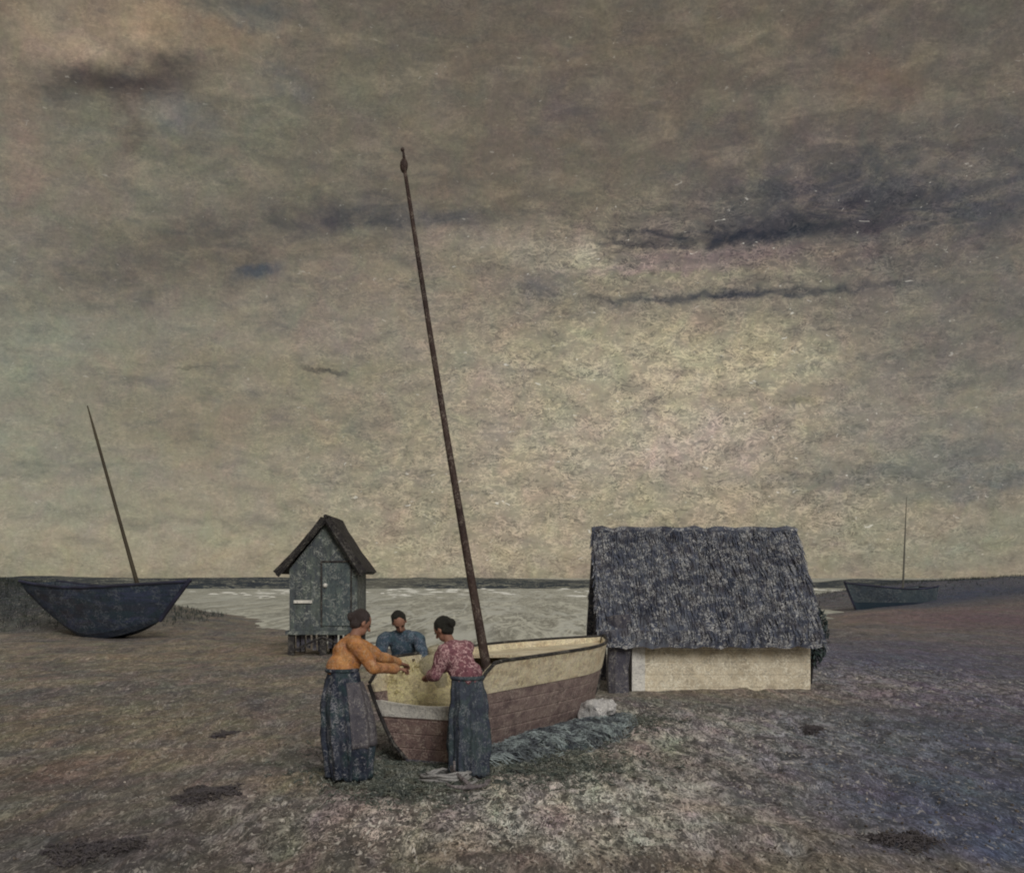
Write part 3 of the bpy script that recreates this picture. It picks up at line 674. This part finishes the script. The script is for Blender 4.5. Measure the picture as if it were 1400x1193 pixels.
# the big boat in the foreground
BP0 = (-.86, 11.22); BP1 = (1.12, 15.2)
boat = thing('fishing_boat', (.2, 13.2, 0), 'beached open boat, cream above red-brown planks, with a very tall leaning mast', 'boat', 'fishing boats')
wt = lambda t: .62+.10*math.sin(t*2.2) if t < .55 else max(.015, (.62+.10*math.sin(.55*2.2))*(1-((t-.55)/.45)**2.1))
wbt = lambda t: .24+.1*math.sin(min(t, .5)*3.1) if t < .5 else max(.01, .34*(1-((t-.5)/.5)**1.8))
ax, sdv, BL, bpt = hull(boat, BP0, BP1, wt, wbt, lambda t: .80+.24*min(1, t*13)**.7+.03*t*t, ('hull', 'strake', 'inside', 'dark_wood', 'transom', 'white'), split=.72, tr_cut=.64)
rings = []
for i in range(15):
    t = .40+.585*i/14; a_ = bpt(t, .93, 1, .02); c_ = bpt(t, .93, -1, .02); mid = (a_+c_)/2+Vector((0, 0, .05*(1-t)))
    dn_ = Vector((0, 0, -.03)); rings.append([a_, mid, c_, c_+dn_, mid+dn_, a_+dn_])
MB().loft(rings).build('foredeck', 'strake', boat)
# dark edge of the transom / the left quarter
MB().tube([bpt(0, u, -1, -.01)-ax*.015 for u in (0, .2, .4, .6, .8, 1)], .022, 6).build('quarter_trim', 'dark_wood', boat)
MB().tube([bpt(0, u, 1, -.01)-ax*.015 for u in (0, .2, .4, .6, .8, 1)], .02, 6).build('quarter_trim', 'dark_wood', boat)
MB().tube([bpt(0, 0, -1)-ax*.02+Vector((0, 0, -.01)), bpt(0, 0, 1)-ax*.02+Vector((0, 0, -.01))], .02, 6).build('heel_trim', 'post', boat)
MB().tube([bpt(.93, 0, 1)*.5+bpt(.93, 0, -1)*.5, bpt(1, .3, 1), bpt(1, .65, 1), bpt(1, 1.03, 1)], .04, 6).build('stem_post', 'dark_wood', boat)
def rot_to(axv): return Matrix((( -axv.y, axv.x, 0), (axv.x, axv.y, 0), (0, 0, 1))).transposed()
for t in (.33,):
    c0 = bpt(t, .74, 1, .03); c1 = bpt(t, .74, -1, .03); b = MB()
    b.loft([[c0-ax*.11, c0+ax*.11, c0+ax*.11+Vector((0, 0, .035)), c0-ax*.11+Vector((0, 0, .035))], [c1-ax*.11, c1+ax*.11, c1+ax*.11+Vector((0, 0, .035)), c1-ax*.11+Vector((0, 0, .035))]])
    b.build('thwart', 'inside', boat)
for t in (.08, .16, .24, .32):
    for sgn in (1, -1): MB().tube([bpt(t, u, sgn, .05) for u in (.02, .2, .45, .7, .97)], .018, 5).build('rib', 'inside', boat)
mz = [0.08, 1.04, 2.2, 3.4, 4.4, 5.5, 6.5]
mpts = [Vector((-.31-.164*(z-1.04)-.02*math.sin((z-1.04)*.56), 12.3, z)) for z in mz]
mast = MB().tube(mpts, [.058, .056, .046, .038, .033, .027, .021], 10).build('mast', 'mast', boat, smooth=True)
tp = mpts[-1]
MB().ell(tp+Vector((-.005, 0, .02)), (.045, .045, .085)).tube([tp+Vector((0, 0, .08)), tp+Vector((-.015, 0, .2))], [.02, .012], 6).ell(tp+Vector((-.02, 0, .2)), (.022, .022, .026)).build('masthead', 'mast', mast, smooth=True)
MB().tube([mpts[1]+Vector((.0, 0, -.30+.02*k)) for k in range(8)], .075, 10).build('mast_collar', 'dark_wood', mast)

# left boat
lb = thing('fishing_boat', (-12.2, 34.6, 0), 'dark blue beached boat at the far left with a thin raked mast', 'boat', 'fishing boats')
lwt = lambda t: .75+.25*math.sin(min(t, .5)*3.14) if t < .6 else max(.05, .985*(1-((t-.6)/.4)**2.6))
lwb = lambda t: .3+.15*math.sin(min(t, .5)*3.14) if t < .5 else max(.02, .45*(1-((t-.5)/.5)**1.6))
lax, lsd, LL, lpt = hull(lb, (-15.5, 36.1), (-10.9, 34.0), lwt, lwb, lambda t: 1.60+.5*(t-.5)**2*1.6, ('bluehull', 'bluehull', 'inside', 'bluerail'), zkeel=-.1, bow_rake=1.15, band=False, rise=.62, rise2=1.4, belly=.5, rail=.045, N=36)
MB().tube([Vector((-11.80-.28*(z-1.9), 34.4, z)) for z in (1.0, 1.9, 3.6, 5.2, 6.4, 7.3)], [.075, .07, .055, .05, .045, .02], 8).build('mast', 'mast_far', lb, smooth=True)
for t in (.3, .6): MB().loft([[lpt(t, .8, 1, .05)+lax*a_+Vector((0, 0, b_)) for a_, b_ in ((-.15, 0), (.15, 0), (.15, .05), (-.15, .05))], [lpt(t, .8, -1, .05)+lax*a_+Vector((0, 0, b_)) for a_, b_ in ((-.15, 0), (.15, 0), (.15, .05), (-.15, .05))]]).build('thwart', 'inside', lb)
MB().tube([lpt(1, u, 1) for u in (0, .3, .6, .9, 1.06)], .07, 6).build('stem_post', 'bluerail', lb)

# far right boat, afloat
rbt = thing('fishing_boat', (22.5, 66, 0), 'far grey-teal boat low on the water right of the shed, with hair-thin upright mast', 'boat', 'fishing boats')
rwt = lambda t: .9+.3*math.sin(min(t, .5)*3.14) if t < .5 else max(.05, 1.2*(1-((t-.5)/.5)**2.2))
rwb = lambda t: .5 if t < .5 else max(.03, .5*(1-((t-.5)/.5)**1.6))
rax, rsd, RL, rpt = hull(rbt, (25.2, 66.6), (20.6, 65.2), rwt, rwb, lambda t: 1.25+.5*(t-.4)**2*2, ('tealkeel', 'tealhull', 'inside', 'bluerail', 'tealkeel', 'tealhull'), zkeel=-.35, split=.45, bow_rake=.9, rail=.05)
MB().tube([Vector((23.45+.04*(z-1.4), 65.8, z)) for z in (0, 2, 4, 6.75)], [.07, .06, .045, .02], 6).build('mast', 'mast_pale', rbt)
MB().tube([rpt(1, u, 1) for u in (0, .3, .6, 1.05)], .08, 6).build('stem_post', 'bluerail', rbt)

# ------------------------------------------------------------------ cargo and gear
def lump(cen, r, n=(.04, 5), nu=28, nv=16, rot=None):
    b = MB().ell(cen, r, rot, nu, nv); return b
hp = MB().ell((-1.02, 11.78, .62), (.45, .36, .38), None, 30, 18).ell((-.78, 11.7, .6), (.3, .3, .2), None, 24, 14)
for k in range(1600):
    a_ = random.uniform(0, 6.28); q = random.random()**.5; x = -1.02+.44*q*math.cos(a_); y = 11.78+.34*q*math.sin(a_)
    z = .62+.38*math.sqrt(max(0, 1-q*q*.96)); straw(hp, Vector((x, y, z-.03)), Vector((random.gauss(0, 1), random.gauss(0, 1), random.uniform(.0, .6))), random.uniform(.05, .14), random.uniform(.003, .007))
tag(hp.build('straw_heap', 'straw', None, smooth=False, noise=(.02, 6)), 'yellow straw heaped inside the stern of the boat between the three people', 'straw')
def sack(name, base, r, h, m, label, cat='sack', lean=(0, 0), group=None, ang_=0):
    o = thing(name, base, label, cat, group); b = MB(); rings = []; n = 22
    prof = [(0, .75), (.05, 1.0), (.25, 1.12), (.5, 1.05), (.7, .9), (.82, .62), (.87, .42), (.93, .52), (1., .5)]
    for u, q in prof:
        rings.append([Vector(base)+Vector((lean[0]*u+r[0]*q*math.cos(t)*(1+.05*math.sin(5*t+u*3)), lean[1]*u+r[1]*q*math.sin(t)*(1+.05*math.sin(4*t)), h*u)) for t in [k*2*math.pi/n+ang_ for k in range(n)]])
    b.loft(rings); b.build('bag', m, o, smooth=True, noise=(.03, 7))
    p = Vector(base)+Vector((lean[0]*.87, lean[1]*.87, h*.87))
    MB().tube([p+Vector((r[0]*.37*math.cos(t), r[1]*.37*math.sin(t), 0)) for t in [k*6.2832/12 for k in range(13)]], .012, 5).build('tie', 'rope', o)
    return o
sack('sack', (-.84, 11.62, .62), (.12, .12), .56, 'sack', 'upright pale sack standing on the straw, held by the woman in the crimson top')
cl = MB().ell((.98, 13.62, .26), (.18, .13, .13), None, 40, 26).ell((1.17, 13.85, .24), (.13, .11, .11), None, 34, 22)
tag(cl.build('crumpled_cloth', 'whitesack', None, smooth=True, noise=(.075, 6.5)), 'crumpled white cloth bundle lying against the hull near the far end of the boat', 'cloth')

# net heaped along the boat's near side
nb = MB(); rings = []
for i in range(34):
    u = i/33; c_ = Vector((-.28, 11.15, 0)).lerp(Vector((1.35, 13.9, 0)), u); c_.z = gz(c_.x, c_.y)-.03; wd = .30*math.sin(math.pi*min(max(u, .03), .97))**.5+.05; ht = (.16+.05*math.sin(i*1.1)+.03*math.sin(i*2.3))*math.sin(math.pi*min(max(u, .03), .97))**.4
    dd = Vector((.51, .86, 0)); ss = Vector((.86, -.51, 0))
    rings.append([c_+ss*wd*math.cos(t)*(1+.12*math.sin(i*.9+t*3))+Vector((0, 0, ht*math.sin(t) if math.sin(t) > 0 else -.02)) for t in [k*2*math.pi/20 for k in range(20)]])
nb.loft(rings)
net = thing('fishing_net', (.5, 12.5, 0), 'dark teal fishing net piled on the sand along the near side of the boat', 'net')
nb.build('net_bundle', 'net', net, smooth=True, noise=(.045, 5))
tw = MB()
for k in range(520):
    u = random.random(); c_ = Vector((-.28, 11.15, 0)).lerp(Vector((1.35, 13.9, 0)), u); wd = .34*math.sin(math.pi*u)**.5+.06
    pts = []; a0 = random.uniform(0, 6.28); off = random.uniform(-1, 1)*wd; rr_ = random.uniform(.05, .2)
    for j in range(9):
        a_ = a0+j*.55; q = c_+Vector((.86, -.51, 0))*(off+rr_*math.cos(a_))+Vector((.51, .86, 0))*rr_*1.3*math.sin(a_)
        e = ((q-c_).dot(Vector((.86, -.51, 0))))/(wd+.05); q.z = gz(q.x, q.y)+.17*math.sqrt(max(0, 1-e*e))*math.sin(math.pi*min(max(u, .1), .9))**.4+.015+.02*math.sin(j*2.+k); pts.append(q)
    tw.tube(pts, random.uniform(.003, .006), 4)
tw.build('twine', 'twine', net)

# rope coil and little anchor
rc = MB(); pts = []; cx, cy = -.62, 10.35
for k in range(150):
    a_ = k*.26; rr_ = .19+.035*math.sin(k*.13)+.02*math.sin(k*.57); x = cx+rr_*math.cos(a_)*1.1; y = cy+rr_*math.sin(a_)
    pts.append(Vector((x, y, gz(x, y)+.02+.07*(k/150)+.01*math.sin(k*.9))))
for k in range(16):
    x = pts[-1].x+.045*math.cos(.6+k*.12)*1.0; y = pts[-1].y-.03+.012*math.sin(k); pts.append(Vector((x, y, gz(x, y)+.02)))
rc.tube(pts, .014, 6)
tag(rc.build('rope_coil', 'rope', None, smooth=True), 'loose coil of pale rope on the sand at the foot of the boat stern', 'rope')
an = thing('anchor', (-.42, 10.05, 0), 'small iron anchor lying on the sand just right of the rope coil', 'anchor')
A0 = Vector((-.56, 10.35, gz(-.56, 10.35)+.11)); A1 = Vector((-.36, 9.85, gz(-.36, 9.85)+.04)); dA = (A1-A0).normalized(); sA = dA.cross(Vector((0, 0, 1))).normalized()
MB().tube([A0, A1], [.015, .02], 8).build('shank', 'iron', an, smooth=True)
MB().tube([A0+dA*.05-Vector((0, 0, -.0))-sA*.0+Vector((0, 0, -.09)), A0+dA*.05+Vector((0, 0, .10))], .012, 6).build('stock', 'iron', an)
MB().tube([A1+sA*.19*math.sin(t)-dA*(.13*(1-math.cos(t*.95))) for t in [-1.35+.27*k for k in range(11)]], [.008, .013, .016, .018, .02, .022, .02, .018, .016, .013, .008], 8).build('arm', 'iron', an, smooth=True)
for sg in (-1, 1):
    q = A1+sA*.185*sg-dA*.10; MB().loft([[q-dA*.05, q+sA*.035*sg+Vector((0, 0, .02)), q+dA*.05, q-sA*.035*sg-Vector((0, 0, .02))], [p+Vector((0, 0, .01)) for p in (q-dA*.05, q+sA*.035*sg+Vector((0, 0, .02)), q+dA*.05, q-sA*.035*sg-Vector((0, 0, .02)))]]).build('fluke', 'iron', an)
MB().tube([A0-dA*.03+(dA*math.cos(t)+Vector((0, 0, 1))*math.sin(t))*.03 for t in [k*6.2832/12 for k in range(13)]], .006, 5).build('ring', 'iron', an)

# seaweed, shells, pebbles, clumps
sw = MB()
for k in range(5200):
    g1 = random.random()
    if g1 < .62: px, py = random.gauss(545, 50), random.gauss(1058, 16)
    elif g1 < .9: px, py = random.gauss(720, 70), random.gauss(1046, 11)
    else: px, py = random.gauss(850, 36), random.gauss(992, 7)
    p = gp(px, py); p.z = gz(p.x, p.y)
    a_ = random.uniform(0, 6.28); q = p.copy(); pts = []
    for j in range(4):
        pts.append(q+Vector((0, 0, random.uniform(.004, .04)))); a_ += random.gauss(0, .7); q = q+Vector((math.cos(a_), math.sin(a_), 0))*random.uniform(.012, .04); q.z = gz(q.x, q.y)
    sw.tube(pts, random.uniform(.003, .008), 4)
tag(sw.build('seaweed', 'weed', None), 'dark green seaweed strewn on the sand around the boat', 'seaweed', kind='stuff')
def bits(name, m, n, label, pos, size):
    b = MB()
    for k in range(n):
        x, y = pos(); z = gz(x, y); s = size()
        q = Quaternion((random.random(), random.random(), random.random(), random.random())).normalized().to_matrix()
        b.ell((x, y, z+s*.25), (s, s*random.uniform(.5, .9), s*random.uniform(.3, .6)), q, 6, 4)
    return tag(b.build(name, m, None, smooth=False, noise=(.003, 40)), label, name.replace('_', ' ')[:20], kind='stuff')
def pos_shell():
    g_ = random.random()
    if g_ < .6: p = gp(random.gauss(740, 130), min(1190, max(960, random.gauss(1085, 50))))
    else: p = gp(random.uniform(-60, 1460), random.uniform(950, 1192))
    return p.x, p.y
bits('shell_fragments', 'shell', 420, 'tiny pale shell fragments scattered over the sand', pos_shell, lambda: random.uniform(.005, .015))
def pos_peb():
    y = 6.6+random.random()**1.6*16; return random.uniform(-.55, .55)*y, y
bits('pebbles', 'pebble', 2600, 'small brown and grey pebbles scattered over the sand', pos_peb, lambda: random.uniform(.006, .02))
for (px, py, rx, rr2, lab) in ((305, 1004, .13, .16, 'small dark tuft of sea wrack on bare sand, level with the woman in orange'), (283, 1090, .30, .26, 'ragged dark patch of sea wrack midway between lower left corner and the woman in orange'),
                               (128, 1164, .36, .20, 'broad dark clump of sea wrack in the lower left corner'), (1112, 1000, .10, .14, 'tiny dark tuft of sea wrack below the right end of the shed'), (1236, 1152, .26, .20, 'dark clump of sea wrack on bluish sand in the lower right corner')):
    p0 = gp(px, py); b = MB()
    for k in range(int(1900*rx*rr2*1.6)+110):
        rq = random.random()**.95; tq = random.uniform(0, 6.28); x = p0.x+rx*rq*math.cos(tq); y = p0.y+rr2*1.5*rq*math.sin(tq)*(1+.4*math.sin(3*tq)); a_ = random.uniform(0, 6.28); pts = []
        for q_ in range(4):
            pts.append(Vector((x, y, gz(x, y)+random.uniform(.002, .035)))); a_ += random.gauss(0, .8); st_ = random.uniform(.012, .035); x += math.cos(a_)*st_; y += math.sin(a_)*st_
        b.tube(pts, random.uniform(.003, .008), 4)
    tag(b.build('seaweed_clump', 'stone', None), lab, 'seaweed', 'dark wrack clumps on the sand')

def blade(b, p, d_, L, wd, droop):
    s = Vector((d_.y, -d_.x, 0)).normalized()*wd; pts = [p, p+d_*L*.5, p+d_*L+Vector((d_.x, d_.y, 0))*droop-Vector((0, 0, droop*.6))]
    b.add([pts[0]-s, pts[0]+s, pts[1]-s*.8, pts[1]+s*.8, pts[2]], [(0, 1, 3, 2), (2, 3, 4)])
gb = MB()
for k in range(12000):
    if random.random() < .75: x, y = random.gauss(-26, 7), random.gauss(45, 5)
    elif random.random() < .7: x, y = random.gauss(34, 9), random.gauss(83, 6)
    else: x, y = random.gauss(40, 6), random.gauss(56, 6)
    z = gz(x, y)
    if z < .15: continue
    for j in range(3): blade(gb, Vector((x+random.uniform(-.1, .1), y, z-.03)), Vector((random.gauss(0, .35), random.gauss(0, .3), 1)).normalized(), random.uniform(.12, .34), .012, random.uniform(.02, .12))
tag(gb.build('dune_grass', 'dune_grass', None), 'dark marram grass growing over the low dunes at both sides', 'grass', kind='stuff')
bu = thing('bush', (5.4, 20.0, 0), 'scrubby dark green bush at the right end of the thatched shed', 'bush')
bl = MB(); st = MB()
for k in range(18):
    a_ = random.uniform(0, 6.28); e = Vector((5.34+.35*math.cos(a_)*random.uniform(.3, 1), 19.9+.35*math.sin(a_), random.uniform(.7, 1.6))); st.tube([(5.42, 19.9, -.1), (5.42+.3*(e.x-5.42), 19.9+.3*(e.y-19.9), e.z*.5), e], [.02, .014, .006], 5)
for k in range(6500):
    v_ = Vector((random.gauss(0, 1), random.gauss(0, 1), random.gauss(0, 1))).normalized()*random.random()**.35
    p = Vector((5.36+v_.x*.40, 20.0+v_.y*.40, .86+v_.z*.66))
    if p.z < .02 or math.sin(p.x*9+p.z*4)*math.sin(p.y*8+1)*math.sin(p.z*10+p.x*5) < -.25: continue
    blade(bl, p, Vector((random.gauss(0, 1), random.gauss(0, 1), random.gauss(.3, .8))).normalized(), random.uniform(.05, .11), .018, .01)
bl.build('foliage', 'bush', bu); st.build('stem', 'dark_wood', bu)

# ------------------------------------------------------------------ people
def person(base, label, J, face, clothes):
    """J: joints in world space; face: direction the head looks; clothes: dict"""
    o = thing('person', base, label, 'person'); b = MB(); V = lambda k: Vector(J[k])
    head = V('head'); f = Vector(face).normalized(); up0 = (head-V('neck')).normalized(); r_ = f.cross(up0).normalized(); up = r_.cross(f).normalized()
    Rm = Matrix((r_, f, up)).transposed()
    b.ell(head+up*.02, (.074, .092, .095), Rm); b.ell(head-up*.055+f*.025, (.052, .060, .062), Rm)
    b.capsule(head+f*.088-up*.0, head+f*.108-up*.03, .011, .015, 8)
    b.ell(head+f*.074-up*.062, (.024, .014, .009), Rm, 10, 6)
    b.ell(head+f*.078+up*.025, (.045, .014, .009), Rm, 10, 6)
    for s in (-1, 1): b.ell(head+r_*.076*s-up*.008-f*.01, (.011, .02, .03), Rm, 10, 6)
    b.capsule(V('neck'), head-up*.05-f*.01, .052, .046)
    ch = V('chest'); pe = V('pelvis')
    b.capsule(V('neck')-Vector((0, 0, .02)), ch, .06, .11); b.capsule(ch, pe.lerp(ch, .45), .125, .105); b.capsule(pe.lerp(ch, .45), pe, .10, .108)
    hands = []
    for s in 'lr':
        sh2, e, wr = V('sh'+s), V('el'+s), V('wr'+s)
        b.capsule(ch.lerp(V('neck'), .6), sh2, .07, .055); b.capsule(sh2, e, .05, .037); b.capsule(e, wr, .037, .024)
        hd = Vector(J.get('hd'+s, (wr-e))).normalized(); pn = Vector(J.get('pn'+s, (0, 0, -1))); pn = (pn-hd*pn.dot(hd)).normalized(); sd2 = hd.cross(pn).normalized()
        if s == 'l': sd2 = -sd2
        palm_e = wr+hd*.085
        for k in range(4): b.capsule(wr+sd2*(.012*(k-1.5)), palm_e+sd2*(.021*(k-1.5)), .016, .013, 8)
        for k, Lf in enumerate((.066, .076, .071, .055)):
            p0 = palm_e+sd2*(.021*(k-1.5)); p1 = p0+(hd*.9+pn*.25).normalized()*Lf*.5; p2 = p1+(hd*.55+pn*.8).normalized()*Lf*.34; p3 = p2+(hd*.1+pn).normalized()*Lf*.26
            b.capsule(p0, p1, .0095, .0088, 8); b.capsule(p1, p2, .0088, .008, 8); b.capsule(p2, p3, .008, .0068, 8)
        t0 = wr+hd*.025-sd2*.024; t1 = t0+(hd*.5-sd2*.7+pn*.4).normalized()*.042; t2 = t1+(hd*.8+pn*.5).normalized()*.03
        b.capsule(t0, t1, .014, .011, 8); b.capsule(t1, t2, .011, .008, 8)
        hip = pe+Vector(J.get('side', (1, 0, 0))).normalized()*(.06 if s == 'r' else -.06)-Vector((0, 0, .03))
        kn, an_ = V('kn'+s), V('an'+s); toe = an_+Vector(J['toe']).normalized()*.15-Vector((0, 0, an_.z-V('an'+s).z+.045))
        b.capsule(hip, kn, .066, .05); b.capsule(kn, kn.lerp(an_, .35), .055, .05); b.capsule(kn.lerp(an_, .35), an_, .05, .032); b.capsule(an_, toe, .034, .026)
        shb = MB().capsule(an_+Vector((0, 0, -.02))-Vector(J['toe']).normalized()*.03, toe, .047, .038); shb.capsule(an_+Vector((0, 0, .04)), an_, .045, .045)
        shb.remeshed('shoe', 'shoe', o, .008)
    b.remeshed('body', 'skin', o, .0055, smooth_it=3)
    for s in (-1, 1): MB().ell(head+f*.0835+r_*.031*s+up*.004, (.013, .008, .008), Rm, 10, 8).build('eye', 'eye', o, smooth=True)
    # hair
    hb = MB(); hs = clothes.get('hair', 'hair_black')
    hb.ell(head+up*.038-f*.022, (.086, .098, .092), Rm); hb.ell(head-up*.03-f*.05, (.07, .055, .06), Rm)
    if clothes.get('bun'): hb.ell(head-f*.12+up*.01, (.045, .042, .045), Rm)
    hb.remeshed('hair', hs, o, .008, noise=(.006, 30))
    if clothes.get('hat'):
        hh = MB().ell(head+up*.085-f*.01, (.16, .165, .014), Rm, 20, 8).ell(head+up*.11-f*.015, (.088, .095, .06), Rm)
        hh.remeshed('cap', clothes['hat'], o, .008, noise=(.004, 20))
    # top
    tb = MB(); tb.capsule(V('neck')-Vector((0, 0, .035)), ch, .075, .145); tb.capsule(ch, pe.lerp(ch, .5), .155, .13); tb.capsule(pe.lerp(ch, .5), pe+Vector((0, 0, .13)), .132, .145)
    for s in 'lr':
        sh2, e, wr = V('sh'+s), V('el'+s), V('wr'+s)
        tb.capsule(ch.lerp(V('neck'), .55), sh2, .09, .078); tb.capsule(sh2, e, .076, .062); tb.capsule(e, e.lerp(wr, .82), .062, .046)
    tb.remeshed('blouse' if 'skirt' in clothes else 'jacket', clothes['top'], o, .011, noise=(.012, 11), smooth_it=3)
    if 'skirt' in clothes:
        sb = MB(); rings = []; n = 110; hem = Vector(clothes['hem']); hr = clothes['hr']; wr_ = clothes.get('wr', (.17, .15)); pe2 = pe+Vector((0, 0, .10))
        H = 30
        for i in range(H+1):
            u = i/H; cc_ = pe2.lerp(hem, u); bulge = clothes.get('bulge', .05)*math.sin(math.pi*u)
            rx_ = wr_[0]+(hr[0]-wr_[0])*u**.85+bulge; ry_ = wr_[1]+(hr[1]-wr_[1])*u**.85+bulge
            rings.append([cc_+Vector((rx_*math.cos(t)*(1+.10*u**.5*math.sin(9*t+1.2*u)+.06*u**.5*math.sin(19*t+2*u)+.03*u**.5*math.sin(31*t-u)), ry_*math.sin(t)*(1+.10*u**.5*math.sin(9*t+1.2*u)+.06*u**.5*math.sin(19*t+2*u)+.03*u**.5*math.sin(31*t-u)), (.012*math.sin(9*t) if i == H else 0))) for t in [k*2*math.pi/n for k in range(n)]])
        inner = [[cc2+(p-cc2)*.96 for p in rg] for rg in rings[::-1] for cc2 in [sum(rg, Vector())/n]]
        sb.loft(rings+inner[:-1], cap=False); sb.build('skirt', clothes['skirt'], o, smooth=True, noise=(.014, 7))
        MB().tube([pe2+Vector((wr_[0]*1.02*math.cos(t), wr_[1]*1.02*math.sin(t), .005)) for t in [k*6.2832/24 for k in range(25)]], .022, 6).build('waistband', clothes['skirt'], o, smooth=True)
        if 'apron' in clothes:
            a0, a1 = clothes['apron']; rg2 = []
            for i in range(3, 22):
                rg = rings[i]; cc2 = sum(rg, Vector())/n
                seg = [cc2+(rg[int(a0+(a1-a0)*k/10) % n]-cc2)*1.09+Vector((0, 0, 0)) for k in range(11)]
                rg2.append(seg+[cc2+(q-cc2)*.98 for q in seg[::-1]])
            MB().loft(rg2).build('apron', 'apron', o, smooth=True)
    else:
        tr = MB()
        for s in 'lr':
            hip = pe+Vector(J.get('side', (1, 0, 0))).normalized()*(.06 if s == 'r' else -.06)-Vector((0, 0, .02)); kn, an_ = V('kn'+s), V('an'+s)
            tr.capsule(hip, kn, .105, .075); tr.capsule(kn, an_+Vector((0, 0, .05)), .075, .06)
        tr.capsule(pe+Vector((0, 0, .02)), pe-Vector((0, 0, .05)), .145, .13); tr.remeshed('trousers', clothes['legs'], o, .012, noise=(.01, 9))
    return o

g0 = gz(-1.57, 10.35)
person((-1.568, 10.35, 0), 'woman in orange blouse and long dark blue skirt reaching into the boat from the left', dict(
    head=(-1.435, 10.44, 1.475), neck=(-1.496, 10.40, 1.335), chest=(-1.537, 10.37, 1.20), pelvis=(-1.599, 10.32, .93),
    shl=(-1.537, 10.54, 1.29), ell=(-1.31, 10.80, 1.13), wrl=(-1.13, 11.16, 1.03), shr=(-1.455, 10.23, 1.27), elr=(-1.302, 10.28, 1.06), wrr=(-1.10, 10.62, 1.02),
    knl=(-1.589, 10.43, .5), anl=(-1.609, 10.42, g0+.08), knr=(-1.537, 10.28, .5), anr=(-1.558, 10.26, g0+.08), toe=(.9, .4, 0), side=(.4, -.9, 0)),
    (.75, .5, -.45), dict(hair='hair_brown', bun=True, top='orange', skirt='skirt_l', hem=(-1.527, 10.30, g0+.05), hr=(.195, .185), wr=(.14, .135), bulge=.06, apron=(88, 114)))
g1 = gz(-.42, 10.55)
person((-.42, 10.55, 0), 'woman in crimson patterned blouse and grey-blue skirt bending over the boat stern', dict(
    head=(-.67, 10.7, 1.40), neck=(-.60, 10.66, 1.27), chest=(-.52, 10.6, 1.13), pelvis=(-.43, 10.56, .84),
    shl=(-.64, 10.52, 1.20), ell=(-.74, 10.58, .97), wrl=(-.82, 10.85, .93), shr=(-.45, 10.74, 1.22), elr=(-.56, 10.95, 1.02), wrr=(-.74, 11.2, .97),
    knl=(-.40, 10.48, .46), anl=(-.38, 10.47, g1+.08), knr=(-.37, 10.62, .46), anr=(-.36, 10.62, g1+.08), toe=(-.8, .6, 0), side=(.3, .9, 0)),
    (-.7, .5, -.5), dict(hair='hair_black', bun=True, top='red', skirt='skirt_r', hem=(-.41, 10.54, g1+.06), hr=(.18, .17), wr=(.145, .135), bulge=.025))
g2 = gz(-1.3, 12.55)
person((-1.28, 12.6, 0), 'person in blue jacket with black hair stooping behind the boat, facing the two women', dict(
    head=(-1.28, 12.45, 1.40), neck=(-1.27, 12.56, 1.30), chest=(-1.25, 12.62, 1.14), pelvis=(-1.27, 12.78, .82),
    shl=(-1.07, 12.52, 1.20), ell=(-.98, 12.35, .98), wrl=(-.86, 12.1, .92), shr=(-1.46, 12.52, 1.20), elr=(-1.50, 12.28, 1.0), wrr=(-1.25, 12.05, .93),
    knl=(-1.18, 12.68, .45), anl=(-1.17, 12.78, g2+.08), knr=(-1.36, 12.68, .45), anr=(-1.37, 12.80, g2+.08), toe=(.3, -1, 0), side=(-1, 0, 0)),
    (.2, -.8, -.6), dict(hair='hair_black', top='blue', legs='trouser'))

S.cycles.filter_width = 2.0
S.render.resolution_x = 1024; S.render.resolution_y = 872
